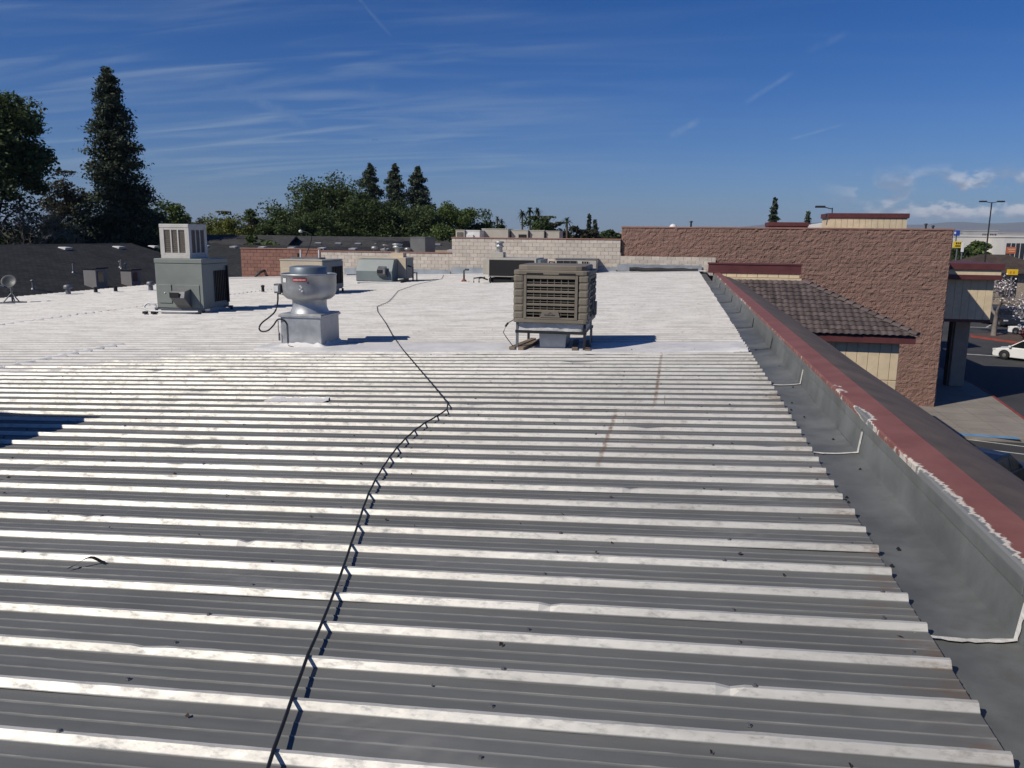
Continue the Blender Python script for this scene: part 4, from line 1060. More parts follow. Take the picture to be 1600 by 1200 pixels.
# gutter pipe lying by the painted wall
a = p_roof(398, 434); b = p_roof(432, 432)
o = MB().tube(smooth_path([(a.x, a.y, RZ(a.x) + .05), (a.x + .4, a.y + .3, RZ(a.x) + .38), (b.x, b.y + .5, RZ(b.x) + .45)]), .07, 8).build('conduit_run', M_BLKSTEEL)
tag(o, 'dark elbow pipe rising by the red-brown painted wall', 'pipe')

# ---- ladder leaning behind the painted wall -------------------------------------------------------
# ---- black cable lying over the ribs ---------------------------------------------------------------
cpx = [(372, 1380), (404, 1260), (425, 1198), (441, 1150), (459, 1100), (484, 1030), (508, 975), (525, 930), (540, 888), (552, 850), (562, 822), (570, 795), (580, 770), (592, 748), (605, 727), (625, 700), (655, 672), (690, 652), (704, 641),
       (676, 606), (650, 575), (631, 552), (613, 527), (603, 508), (590, 489), (589, 481), (606, 474), (613, 467), (622, 456), (650, 446), (690, 437), (693, 431), (680, 424)]
pts = []
P3 = [p_roof(x, y + (0 if y < 560 else 0)) for x, y in cpx]
for i in range(len(P3) - 1):
    a, b = P3[i], P3[i + 1]; va, vb = a.y - SKEW * a.x, b.y - SKEW * b.x
    ks = []
    k0 = math.ceil((min(va, vb) - V0 - .036) / PITCHR); k1 = math.floor((max(va, vb) - V0 - .036) / PITCHR)
    for k in range(k0, k1 + 1):
        v = V0 + .036 + k * PITCHR; ks.append((v - va) / (vb - va) if abs(vb - va) > 1e-6 else 0)
    for s in sorted(ks):
        p = a.lerp(b, s); pts.append((p.x, p.y, RZ(p.x) + .032 + .0085))
out = []
for i in range(len(pts) - 1):                        # slight sag between ribs
    p, q = Vector(pts[i]), Vector(pts[i + 1]); out.append(p); m = (p + q) / 2; m.z -= min(.004, .01 * (q - p).length); out.append(m)
out.append(Vector(pts[-1]))
last = out[-1]
out += [last + Vector((-.05, .15, .05)), Vector((last.x - .1, 41.55, RZ(last.x) + .4)), Vector((last.x - .35, 41.62, RZ(last.x) + 1.2))]
o = MB().tube(out, 0.0075, 6).build('black_cable', M_CABLE); tag(o, 'thin black cable snaking over the roof ribs to the block wall', 'cable')

# ---- scrap of torn black tape lying in a pan
a = p_roof(104, 893); b = p_roof(160, 884); q = []
for k in range(9):
    s = k / 8; p = a.lerp(b, s); q.append([(p.x, p.y + .03 * sin(s * 3) + dy_, RZ(p.x) + .012 + .035 * sin(pi * s) ** 2 + (.004 if dy_ else 0)) for dy_ in (0, .022)])
o = place('tape_scrap', grid_mesh('tape_scrap', np.array(q), M_BLACK)); tag(o, 'torn scrap of black tape curling up from a roof pan', 'scrap')
# ---- old smear of coating across two ribs
a = p_roof(412, 629); b = p_roof(508, 629); P = []
for k in range(22):
    x = a.x + (b.x - a.x) * k / 21; row = []
    for j in range(7):
        v = (a.y - SKEW * a.x) - .10 + j * .05 + random.uniform(-.012, .012); zr = np.interp((v - V0) % PITCHR, [0, .025, .043, .068, .305], [0, .032, .032, 0, 0])
        row.append((x + random.uniform(-.02, .02), v + SKEW * x, RZ(x) + max(zr, .012) + .004))
    P.append(row)
place('coating_smear', grid_mesh('coating_smear', np.array(P), M_COAT), roof, world=True)
# ================================================================== TREES
def leaf_mat(name, col, island=0.35, trans=0.32):
    return mat(name, col, 0.6, 0, 0.25, 0.7, island=island, trans=trans, spec=0.25)
L_DARK = leaf_mat('leaf_dark', (0.078, 0.112, 0.042))
L_MID = leaf_mat('leaf_mid', (0.105, 0.150, 0.044))
L_YEL = leaf_mat('leaf_yellow_green', (0.155, 0.175, 0.042))
L_CON = leaf_mat('needle', (0.064, 0.084, 0.052), 0.4, 0.12)
L_CONB = leaf_mat('needle_brown', (0.058, 0.056, 0.036), 0.4, 0.12)
L_BRN = leaf_mat('leaf_brownish', (0.074, 0.072, 0.045))
L_PALM = leaf_mat('palm_leaf', (0.040, 0.056, 0.026))
M_BARK = mat('bark', (0.11, 0.085, 0.065), 0.95, 0, 0.25, 4, 0.6, 12)
M_BARKG = mat('grey_bark', (0.20, 0.175, 0.155), 0.95, 0, 0.25, 4, 0.6, 12)

def leaf_quads(C, size, up=0.35, aspect=0.55, droop=0.0):
    """C (n,3) centres -> (n,4,3) small diamond leaves / sprays"""
    n = len(C)
    N = RNG.normal(0, 1, (n, 3)); N[:, 2] = np.abs(N[:, 2]) + up; N /= np.linalg.norm(N, axis=1)[:, None]
    T = RNG.normal(0, 1, (n, 3)); T[:, 2] -= droop; T -= (T * N).sum(1)[:, None] * N; T /= np.linalg.norm(T, axis=1)[:, None] + 1e-9
    B = np.cross(N, T); s = size * RNG.uniform(0.6, 1.4, (n, 1))
    a = s * aspect
    return np.stack([C - T * s, C + B * a - T * s * .1, C + T * s, C - B * a - T * s * .1], 1)

def broadleaf(label, px, ytop, wpx, depth, m, name='broadleaf_tree', yc=None, dens=1.0, leaf=0.20, bark=None, weep=0.0, gaps=0.0, group=None, zlow=None, seed=0):
    rng = np.random.default_rng(1000 + seed + int(px) * 7)
    top = p_depth(px, ytop, depth); w = wpx * depth / FOCAL
    H = top.z; base = Vector((top.x, top.y, 0)); near_ = 1.0 if depth < 115 else 0.0
    zl = zlow if zlow is not None else max(1.5, H - w * 1.15)
    t = thing(name, label, 'tree', base, 0, group)
    zc = (H + zl) / 2; rz_ = (H - zl) / 2; rx = w / 2
    # lumps of foliage through an uneven crown
    ncl = int(40 + 9.0 * w)
    cl = []
    while len(cl) < ncl:
        q = rng.normal(0, 1, 3); q /= np.linalg.norm(q); r = rng.uniform(0.15, 1.0) ** 0.5
        lob = 1 + 0.22 * sin(3 * math.atan2(q[1], q[0]) + px) + 0.16 * sin(5 * q[2] + px * .3) + rng.normal(0, .07)
        p = q * r * lob * np.array([rx, rx, rz_]) * 0.86; p[2] += zc
        if p[2] < zl - rz_ * .1: continue
        cl.append(p)
    cl = np.array(cl); pts = []
    per = int((250 if near_ else 140) * dens); leaf = leaf * (.66 if near_ else 1.0)
    for p in cl:
        if rng.random() < gaps: continue
        k = int(per * rng.uniform(.6, 1.4)); s = rng.uniform(.5, 1.15) * (0.55 + w * 0.10)
        d = rng.normal(0, 1, (k, 3)); d /= np.linalg.norm(d, axis=1)[:, None]; d *= (rng.random((k, 1)) ** .45)
        d *= np.array([s, s, s * (.65 + weep)])
        if weep: d[:, 2] -= weep * s * rng.random(k)
        pts.append(p + d)
    C = np.concatenate(pts); C[:, 2] = np.minimum(C[:, 2], H + .2)
    place('crown', quads_mesh('crown', leaf_quads(C, leaf, droop=weep * 1.5), m), t)
    mb = MB(); tr = max(.12, w * .03); fork = max(1.2, zl * .85)
    mb.tube([(0, 0, -.05), (rng.normal(0, .1), rng.normal(0, .1), fork * .5), (0, 0, fork), (rng.normal(0, .3), rng.normal(0, .3), zc)], tr, 8, taper=tr * .45)
    for k in range(9):
        p = cl[rng.integers(len(cl))]; mid = Vector((p[0] * .45, p[1] * .45, fork + (p[2] - fork) * .6))
        mb.tube([(0, 0, fork + rng.uniform(-.3, .8)), tuple(mid), tuple(p)], tr * .45, 5, taper=tr * .1)
    mb.build('trunk', bark or M_BARK, t)
    return t

def conifer(label, px, ytop, wpx, depth, m, name='conifer', prof=None, leaf=0.22, n=9000, group=None, seed=0, gap=0.12, zlow=1.5, layers=None):
    rng = np.random.default_rng(77 + seed + int(px))
    top = p_depth(px, ytop, depth); w = wpx * depth / FOCAL; H = top.z
    t = thing(name, label, 'tree', (top.x, top.y, 0), 0, group)
    prof = prof or [(0, .0), (.12, .30), (.35, .6), (.65, .9), (.85, 1.0), (1, .85)]
    px_, py_ = zip(*prof); pts = []; mb = MB()
    nb = int(H * 9) if layers is None else layers
    for k in range(nb):
        f = ((k + rng.random()) / nb) ** .9; z = H - f * (H - zlow); R = np.interp(f, px_, py_) * w / 2 * rng.uniform(.62, 1.15)
        if rng.random() < gap: R *= rng.uniform(.4, .7)
        a = rng.uniform(0, 2 * pi); tip = rng.uniform(-.15, .25) * R
        m_ = max(14, int(n / nb * (R / (w / 2) + .15) * 1.3))
        s = rng.random(m_) ** .6
        c = np.stack([np.cos(a) * R * s, np.sin(a) * R * s, z + tip * s - .22 * R * s * s], 1)
        sp = .13 + .11 * R
        c += np.clip(rng.normal(0, 1, (m_, 3)), -1.8, 1.8) * np.array([sp, sp, sp * .55])
        pts.append(c)
        if k % 4 == 0 and R > .5: mb.tube([(0, 0, z), (cos(a) * R * .8, sin(a) * R * .8, z + tip * .7)], .03 + .01 * R, 4, taper=.015)
    C = np.concatenate(pts); C[:, 2] = np.minimum(C[:, 2], H + .3)
    place('crown', quads_mesh('crown', leaf_quads(C, leaf, .2, .5, .6), m), t)
    mb.tube([(0, 0, -.05), (0, 0, H * .5), (0, 0, H - .3)], max(.15, w * .045), 7, taper=.03); mb.build('trunk', M_BARK, t)
    return t

def bare_tree(label, px, ytop, depth, ybase=None, base=None, name='bare_tree', wide=1.0, bark=None, blossom=None, seed=3, levels=5, r0=.16, group=None):
    rng = np.random.default_rng(seed)
    top = p_depth(px, ytop, depth); b = base or Vector((top.x, top.y, 0)); H = top.z - b.z
    t = thing(name, label, 'tree', b, 0, group); mb = MB(); tips = []
    def grow(p, d, L, r, lev):
        q = p + d * L; m_ = (p + q) / 2 + Vector(rng.normal(0, .06 * L, 3)); mb.tube([p, m_, q], r, 6 if lev < 2 else 4, taper=r * .65)
        if lev >= levels: tips.append(q); return
        for k in range(rng.integers(2, 4) + (lev == 0)):
            nd = (d + Vector(rng.normal(0, .42 * wide, 3)) + Vector((0, 0, .10))).normalized(); grow(q, nd, L * rng.uniform(.62, .85), r * .62, lev + 1)
        if lev > 1: tips.append(q)
    grow(Vector((0, 0, -.05)), Vector((.02, 0, 1)), H * .27, r0, 0)
    mb.build('trunk', bark or M_BARKG, t)
    T = np.array([list(q) for q in tips]); C = np.repeat(T, 16, 0) + rng.normal(0, .30, (len(T) * 16, 3))
    V = leaf_quads(C, .16, 0.1, .08); place('twigs', quads_mesh('twigs', V, bark or M_BARKG), t)
    if blossom is not None:
        C = np.repeat(T, 12, 0) + rng.normal(0, .28, (len(T) * 12, 3)); C = C[rng.random(len(C)) < .75]
        place('blossom', quads_mesh('blossom', leaf_quads(C, .07, .5, .8), blossom), t)
    return t

def palm(label, px, ytop, depth, r=1.7, name='palm_tree', group=None, seed=0):
    rng = np.random.default_rng(seed + int(px)); top = p_depth(px, ytop, depth); H = top.z - r * .5
    t = thing(name, label, 'tree', (top.x, top.y, 0), 0, group)
    mb = MB(); mb.tube([(0, 0, -.05), (.15, 0, H * .5), (0, 0, H)], .24, 7, taper=.15); mb.build('trunk', M_BARK, t)
    Q = []
    for k in range(46):
        a = rng.uniform(0, 2 * pi); e = rng.uniform(-.9, 1.2); L = r * rng.uniform(.8, 1.1); last = None
        for s in np.linspace(0, 1, 7):
            p = np.array([cos(a) * cos(e) * L * s, sin(a) * cos(e) * L * s, H + sin(e) * L * s - .45 * L * s * s])
            if last is not None:
                wv = np.array([-sin(a), cos(a), 0]) * .20 * (1.1 - s) * L / 1.7; Q.append([last - wv, p - wv * .9, p + wv * .9, last + wv])
            last = p
    place('crown', quads_mesh('crown', np.array(Q), L_PALM), t)
    return t

# --- west side
broadleaf('big leafy dark green tree rising beside the tall conifer, left of all', -28, 148, 215, 55, L_DARK, dens=1.25, leaf=.23, zlow=9.6, seed=1)
conifer('very tall dark pointed conifer standing behind the dark shingle roof', 167, 106, 138, 62, L_CON, prof=[(0, 0.03), (.06, .22), (.2, .42), (.4, .62), (.62, .84), (.78, 1.0), (.92, .95), (1, .8)], n=64000, leaf=.13, gap=.15, zlow=2.0, layers=330)
broadleaf('brownish dark tree squeezed against the tall conifer', 98, 272, 84, 72, L_BRN, dens=.9, zlow=3, seed=2)
broadleaf('low dark green tree under the big leafy tree', 18, 328, 110, 58, L_DARK, zlow=2.5, seed=3)
broadleaf('dull green low tree between the big tree and the conifer', 88, 338, 80, 60, L_MID, zlow=2.5, dens=.8, seed=4)
bare_tree('pale bare branched tree under the big leafy tree', 28, 304, 57, name='bare_tree', wide=1.2, seed=5, r0=.12)
broadleaf('fresh green round tree right beside the tall conifer', 240, 310, 86, 72, L_MID, zlow=2.5, seed=6)
broadleaf('dark tree behind the fresh green round tree', 276, 315, 52, 82, L_DARK, zlow=3, seed=7)
broadleaf('brownish thin tree between the round green tree and the yellow green one', 312, 327, 56, 95, L_BRN, dens=.6, zlow=3, seed=8, gaps=.2)
broadleaf('yellow green bushy tree above the grey far roof', 350, 334, 96, 84, L_YEL, zlow=3, seed=9)
broadleaf('small yellow green tree behind the white box cooler', 300, 340, 60, 80, L_YEL, zlow=3, seed=10)
bare_tree('grey-brown leafless tree behind the yellow green bushy tree', 381, 306, 92, wide=1.25, seed=11, r0=.2, bark=mat('dull_twig', (.10, .085, .075), .9, 0, .2))
broadleaf('narrow dark evergreen beside the leafless tree', 396, 322, 40, 96, L_DARK, zlow=3, seed=12)
# --- the big grove
gr = 'trees of the grove behind the block walls'
broadleaf('tall loose drooping tree with sky gaps, largest of the grove', 505, 268, 156, 92, L_DARK, dens=.95, weep=.35, gaps=.10, leaf=.24, zlow=5, group=gr, seed=13)
broadleaf('rounded tree at the west end of the grove', 440, 310, 86, 90, L_DARK, weep=.2, zlow=3, group=gr, seed=14)
broadleaf('dark tree filling the grove below the first of the three spires', 568, 292, 96, 88, L_DARK, zlow=3, weep=.2, group=gr, seed=15)
broadleaf('broad dark tree below the middle of the three spires', 624, 311, 104, 90, L_DARK, zlow=3, weep=.2, group=gr, seed=16)
broadleaf('rounded tree of the grove east of the three spires', 706, 309, 96, 92, L_MID, zlow=3, weep=.15, group=gr, seed=17)
broadleaf('lower sloping end tree of the grove towards the palms', 752, 328, 74, 94, L_DARK, zlow=3, group=gr, seed=18)
broadleaf('loose lighter tree low in front of the grove by the tall block wall', 690, 344, 82, 70, L_MID, zlow=2.5, dens=.8, group=gr, seed=19)
broadleaf('dense low tree of the grove behind the far grey roof', 480, 318, 100, 84, L_DARK, zlow=2.5, weep=.2, group=gr, seed=20)
broadleaf('dark infill tree of the grove below the third spire', 660, 322, 80, 86, L_DARK, zlow=2.5, weep=.2, group=gr, seed=30)
for k, (x, y, lab) in enumerate(((578, 256, 'first of three dark redwood spires, nearest the drooping tree'), (617, 257, 'middle one of three dark redwood spires'), (653, 260, 'third dark redwood spire, nearest the palms'))):
    conifer(lab, x, y, 44, 112, L_CON, 'redwood_tree', [(0, .05), (.06, .38), (.16, .70), (.35, 1.0), (1, 1.1)], n=24000, leaf=.17, group='three redwood spires', gap=.15, seed=k, layers=190)
# --- towards the palms
for k, (x, y, d, lab) in enumerate(((816, 326, 140, 'tall fan palm, the west one of a close trio'), (828, 322, 142, 'tall fan palm, the middle one of a close trio'), (840, 323, 138, 'tall fan palm, the east one of a close trio'), (777, 337, 150, 'small fan palm beside the end of the grove'), (784, 341, 152, 'second small fan palm beside the end of the grove'), (886, 338, 120, 'lone fan palm in the gap beyond the beige roof units'))):
    palm(lab, x, y, d, 1.35 if k < 3 else (.95 if k < 5 else 1.2), seed=k)
broadleaf('rounded dark tree below the palm trio', 846, 341, 72, 125, L_DARK, zlow=3, seed=21, leaf=.26)
broadleaf('low reddish brown tree east of the lone palm', 912, 352, 60, 120, L_BRN, zlow=3, seed=22, leaf=.26)
broadleaf('low dark tree beside the end of the brown wall', 948, 353, 56, 130, L_DARK, zlow=3, seed=23, leaf=.26)
broadleaf('low brown tree behind the beige roof units', 870, 350, 50, 135, L_BRN, zlow=3, seed=24, leaf=.26)
conifer('thin dark cypress among the low trees east of the lone palm', 921, 335, 10, 150, L_CON, 'cypress_tree', n=2500, leaf=.25, zlow=3)
conifer('small pointed conifer east of the thin cypress', 930, 344, 22, 150, L_CON, n=2500, leaf=.25, zlow=3)
conifer('tall slim cypress standing above the brown block wall', 1211, 309, 17, 125, L_CON, 'cypress_tree', [(0, .1), (.2, .8), (.5, 1), (1, 1)], n=5000, leaf=.22, zlow=3, gap=.3)
conifer('small conifer above the brown wall by the white sloping hood', 1263, 331, 17, 130, L_CON, n=3000, leaf=.24, zlow=3)
# sunlit shrub by the dish
broadleaf('yellow green shrub behind the satellite dish', 4, 424, 62, 33, mat('leaf_olive', (.10, .105, .03), .6, 0, .25, .7, island=.35, trans=.25), 'shrub', dens=1.0, leaf=.10, zlow=2.5, seed=25)
broadleaf('bright green shrub growing over the far grey roofs', 412, 364, 62, 64, L_MID, 'shrub', zlow=4.0, seed=26, dens=.8)
# distant tree belt on the plain
Q = []
rngb = np.random.default_rng(5)
for k in range(420):
    a = rngb.uniform(-.85, .75); R = rngb.uniform(240, 900); hh = rngb.uniform(5, 10.5); n = 90
    c = np.array([sin(a) * R, cos(a) * R, hh * .5]); d = rngb.normal(0, 1, (n, 3)); d /= np.linalg.norm(d, axis=1)[:, None]
    Q.append(c + d * np.array([hh * .7, hh * .7, hh * .5]) * rngb.random((n, 1)) ** .4)
C = np.concatenate(Q); C[:, 2] = np.maximum(C[:, 2], .2)
stuff(tag(place('distant_trees', quads_mesh('distant_trees', leaf_quads(C, .9), L_DARK)), 'far-off belt of low trees along the plain', 'trees'))

# ================================================================== HOUSES TO THE WEST AND NORTH
def shingle_mat(name, col):
    m = bpy.data.materials.new(name); m.use_nodes = True; b = m.node_tree.nodes['Principled BSDF']; g = NT(m.node_tree)
    tcn = g.new('ShaderNodeTexCoord'); v = tcn.outputs['Object']
    br = g.new('ShaderNodeTexBrick'); g.link(v, br.inputs['Vector']); br.inputs['Scale'].default_value = 1.0
    br.inputs['Brick Width'].default_value = 0.32; br.inputs['Row Height'].default_value = 0.16; br.inputs['Mortar Size'].default_value = 0.012
    br.inputs['Color1'].default_value = (*[c * .8 for c in col], 1); br.inputs['Color2'].default_value = (*[c * 1.2 for c in col], 1); br.inputs['Mortar'].default_value = (*[c * .45 for c in col], 1)
    n = g.ramp(g.noise(v, .8, 5), .3, .7, .85, 1.15); vm = g.new('ShaderNodeVectorMath', operation='SCALE'); g.link(br.outputs[0], vm.inputs[0]); g.val(vm.inputs['Scale'], n)
    g.link(vm.outputs[0], b.inputs['Base Color']); b.inputs['Roughness'].default_value = .95; b.inputs['Specular IOR Level'].default_value = .15
    bn = g.new('ShaderNodeBump'); bn.inputs['Strength'].default_value = .5; bn.inputs['Distance'].default_value = .02; g.link(br.outputs[1], bn.inputs['Height']); bn.invert = True; g.link(bn.outputs[0], b.inputs['Normal'])
    return m
M_SHING = shingle_mat('charcoal_shingle', (0.040, 0.042, 0.046))
M_SHING2 = shingle_mat('grey_shingle', (0.072, 0.072, 0.074))
M_SIDING = mat('grey_siding', (0.21, 0.20, 0.20), .8, 0, .1, 2)
M_GLASS = mat('dark_glass', (0.02, 0.022, 0.026), .12, 0, .1, 1, spec=.6)

def gable_house(name, label, A, B, slope, half, extL=0.0, extR=0.0, m=None, vents=(), group=None, wallm=None):
    """A,B: ridge ends (world); the slope towards the camera is on the right of A->B turned clockwise"""
    A = Vector(A); B = Vector(B); zr = A.z; d = Vector((B.x - A.x, B.y - A.y, 0)); L0 = d.length; d.normalize()
    rz = math.atan2(d.y, d.x); L = L0 + extL + extR; c = A - d * extL + d * (L / 2)
    t = thing(name, label, 'house', (c.x, c.y, 0), rz, group)
    drop = half * math.tan(slope); th = .14; hl = L / 2
    mb = MB(); wz = zr - drop - .1; mb.box(-hl + .5, hl - .5, -half + .7, half - .7, 0, wz)
    mb.prism([(-half + .7, wz), (half - .7, wz), (0, zr - .25)], 'x', -hl + .5, hl - .5); mb.build('wall', wallm or M_SIDING, t)
    sl_ = hypot(half, drop); ang = math.atan2(drop, half)
    roofs = []
    for s in (-1, 1):
        q = MB(); q.box(-hl, hl, 0, sl_, -th, 0); o = q.build('roof', m or M_SHING, t)
        o.rotation_euler = (ang, 0, 0 if s < 0 else pi); o.location = (0, s * half, zr - drop)
        if s > 0: o.rotation_euler = (ang, 0, pi)
        roofs.append(o)
    q = MB(); q.prism([(-.18, -.05), (0, .025), (.18, -.05)], 'x', -hl, hl); o = q.build('ridge_cap', m or M_SHING, t); o.location = (0, 0, zr)
    for u, s in vents:                       # low slant-back vents near the ridge, pale metal
        q = MB(); q.add([(-.26, 0, .01), (.26, 0, .01), (.26, .45, .01), (-.26, .45, .01), (-.26, -.04, .15), (.26, -.04, .15), (.22, .42, .06), (-.22, .42, .06)], [(0, 1, 5, 4), (1, 2, 6, 5), (2, 3, 7, 6), (3, 0, 4, 7), (4, 5, 6, 7)])
        o = q.build('roof_vent', M_WHITEP, roofs[0]); o.location = (u, sl_ - s, 0)
    return t, roofs[0], sl_, hl

A = p_z(-5, 383.0, EYE - .75); B = p_z(206, 380.5, EYE - .75)
tA, rA, sA, hA = gable_house('shingle_house', 'house with a wide charcoal shingle roof and pale ridge vents beyond the west eave', A, B, radians(15), 10.5, 12, 0, M_SHING,
    vents=[(x, 1.1) for x in (-9.2, -4.6, -1.2, 4.4, 8.8, 12.2)])
# find roof spots from the photograph: put fixtures on the near slope of the house
def on_slope(t, px_, py_, slope, half, zr):
    M = Matrix.LocRotScale(Vector(t.location), t.rotation_euler, None); Mi = M.inverted()
    o = Mi @ Vector((0, 0, EYE)); r = (Mi.to_3x3() @ Vector(ray(px_, py_))); n = Vector((0, -sin(slope), cos(slope))); p0 = Vector((0, 0, zr))
    s = (p0 - o).dot(n) / r.dot(n); return o + r * s
def dormer(px0, px1, py0, py1, winm, lab):
    a = on_slope(tA, px0, py1, radians(15), 10.5, EYE - .75); w = (px1 - px0) * 45 / FOCAL; h = (py1 - py0) * 45 / FOCAL
    q = MB(); q.box(a.x, a.x + w, a.y, a.y + w * .9, a.z - .4, a.z + h); o = q.build('chimney_chase', M_SIDING, tA, bevel=.02)
    q = MB(); q.box(a.x + w * .12, a.x + w * .62, a.y - .02, a.y + .05, a.z + h * .35, a.z + h * .88); q.build('louvre', winm, o)
    q = MB(); q.box(a.x - .05, a.x + w + .05, a.y - .05, a.y + w * .95, a.z + h, a.z + h + .06); q.build('cap', M_SHING, o)
dormer(152, 173, 426, 452, M_GLASS, ''); dormer(207, 226, 426, 449, mat('rust_louvre', (.12, .06, .05), .8, 0, .1), '')
for x, y, h in ((115, 426, .45), (188, 418, .3), (190, 420, .5), (52, 452, .35), (197, 421, .3)):
    a = on_slope(tA, x, y, radians(15), 10.5, EYE - .75); q = MB(); q.lathe([(.045, -.1), (.045, h)], tuple(a), 8); q.lathe([(.12, -.05), (.07, .06)], tuple(a), 8)
    if h < .4: q.lathe([(.08, h), (.10, h + .04), (.0, h + .07)], tuple(a), 8)
    q.build('flue', M_STEEL, tA)

A = p_z(322, 382.0, EYE - .95); B = p_z(600, 386.5, EYE - .95)
gable_house('shingle_house', 'house with a charcoal roof showing between the sage green unit and the painted wall', A, B, radians(15), 10, .4, 3, M_SHING, vents=[(-11.2 + 2.6 * k, .9) for k in range(10)])
A = p_depth(452, 369, 70); B = p_depth(668, 375.5, 70); B.z = A.z
tC, rC, sC, hC = gable_house('shingle_house', 'long grey roofed house in front of the grove with a dark cross gable', A, B, radians(15), 8, 0, 4, M_SHING2, vents=[(-5 + 1.7 * k, 2.6) for k in range(7)])
q = MB(); q.add([(1.2, -5.6, A.z - 1.45), (3.6, -5.6, A.z - 1.45), (2.6, -1.2, A.z - .28), (-.6, -1.2, A.z - .28), (2.0, -5.7, A.z - .45)], [(0, 1, 4), (1, 2, 4), (0, 4, 3), (2, 3, 4)]); q.build('cross_gable', M_SHING, tC)
A = p_depth(318, 367, 68); B = p_depth(408, 368, 68); B.z = A.z
gable_house('shingle_house', 'grey roofed house below the yellow green trees', A, B, radians(16), 8, 0, 3, M_SHING2)
A = p_depth(95, 345, 66); B = p_depth(150, 368, 60)
gable_house('shingle_house', 'steep grey roof glimpsed between the conifer and the low trees', (A.x - 2, A.y + 2, A.z - .6), (A.x + 3.5, A.y - 3, A.z - .6), radians(28), 5.5, 0, 0, M_SHING2)
A = p_depth(212, 385, 74); B = p_depth(262, 387, 74); B.z = A.z
gable_house('shingle_house', 'dark low roof in the shade behind the conifer and the white cooler', A, B, radians(18), 7, 3, 4, M_SHING)

# ---- store beyond the block walls with its own roof plant
north = thing('far_store', 'flat roofed store beyond the cream block wall carrying a row of beige units', 'building', (-13, 52, 0))
mb = MB(); mb.box(-24.2, -2.9, 42.1, 64, 0, 6.9); mb.build('wall', M_STUCCO, north, world=True)
mb = MB(); mb.box(-24.25, -2.85, 63.7, 64.1, 6.9, 7.05); mb.build('parapet', M_STUCCO, north, world=True)
ZNR = 6.9
def plant(label, x0, x1, ytop, D, m, dep=1.6, bits=0, name='package_unit'):
    a = p_depth(x0, ytop, D); b = p_depth(x1, ytop, D); w = b.x - a.x; h = a.z - ZNR
    t = thing(name, label, 'air conditioner', ((a.x + b.x) / 2, a.y, ZNR), 0, 'units on the far store roof')
    q = MB(); q.box(-w / 2, w / 2, 0, dep, .15, h - .06); q.build('cabinet', m, t, bevel=.015)
    q = MB(); q.box(-w / 2 - .02, w / 2 + .02, -.02, dep + .02, h - .058, h); q.build('top_panel', m, t, bevel=.01)
    q = MB(); q.box(-w / 2 + .1, w / 2 - .1, .1, dep - .1, -.02, .15); q.build('curb', M_GALV2, t)
    if bits == 1: side_grille(t, -.006, -w / 2 + .1, w / 2 - .1, h - .75, h - .15, m, 5, 'coil_grille', 'y')
    if bits == 2:
        q = MB(); q.box(-w * .42, w * .05, -.12, .0, h - .55, h - .28); q.build('outlet_hood', M_WHITEP, t)
    if bits == 3: side_grille(t, -.006, -w * .05, w * .4, h - .9, h - .3, M_BLKSTEEL, 2, 'intake_screen', 'y')
    return t
plant('grey louvred unit at the west end of the beige roof units', 712, 727, 359, 52, M_BEIGEU, bits=1)
plant('white and beige unit with a pale hood among the far roof units', 727.5, 751, 359.5, 52, M_WHITEP, bits=2)
plant('widest plain beige unit in the far roof row', 753, 796, 357, 53, M_BEIGEU)
plant('beige unit with a dark opening in the far roof row', 799, 826, 359, 53, M_BEIGEU, bits=3)
plant('narrow beige unit second from the east end of the far roof row', 827.5, 851, 359.5, 53, M_BEIGEU)
plant('beige unit at the east end of the far roof row', 853, 875, 360.5, 53, M_BEIGEU)
plant('large dark grey roof box beyond the low block wall', 641, 666, 370, 47, mat('dark_grey_box', (.16, .165, .165), .6, 0, .1, 2), dep=2.0, bits=0)
for px_, py_, nm, lab in ((585, 386, 'turbine_vent', 'squat white dome vent beyond the low block wall'), (602, 383, 'satellite_dish', 'small pale dish beyond the low block wall'), (637, 388, 'turbine_vent', 'pale round vent beside the large dark roof box')):
    a = p_depth(px_, py_, 47); t = thing(nm, lab, 'roof fitting', (a.x, a.y, ZNR)); h = a.z - ZNR
    q = MB(); q.lathe([(.07, -.02), (.07, max(.1, h - .1))], n=10); q.build('pipe', M_STEEL, t)
    q = MB(); q.lathe([(.08, h - .14), (.17, h - .11), (.20, h - .04), (.16, h + .03), (0, h + .06)] if nm == 'turbine_vent' else [(.02, h - .1), (.20, h), (.21, h + .02), (0, h + .04)], n=14); q.build('head', M_GALV2, t)
# ---- hills
def hills():
    m = mat('dry_hills', (0.16, 0.15, 0.12), .95, 0, .15, .002)
    P = []
    rngh = np.random.default_rng(9)
    for j, R in enumerate((9000, 9900, 11000, 12000)):
        row = []
        for k in range(160):
            a = -.3 + k / 159 * 1.5
            h = 215 + 70 * sin(a * 5 + 1) + 35 * sin(a * 17) + 18 * sin(a * 41 + j) + 9 * sin(a * 97 + 2 * j)
            h *= np.clip((a + .12) / .5, 0, 1) ** .7
            row.append((sin(a) * R, cos(a) * R, [-5, .55, 1.0, .5][j] * (h if j else 1)))
        P.append(row)
    structure(place('hills', grid_mesh('hills', np.array(P), m)))
hills()
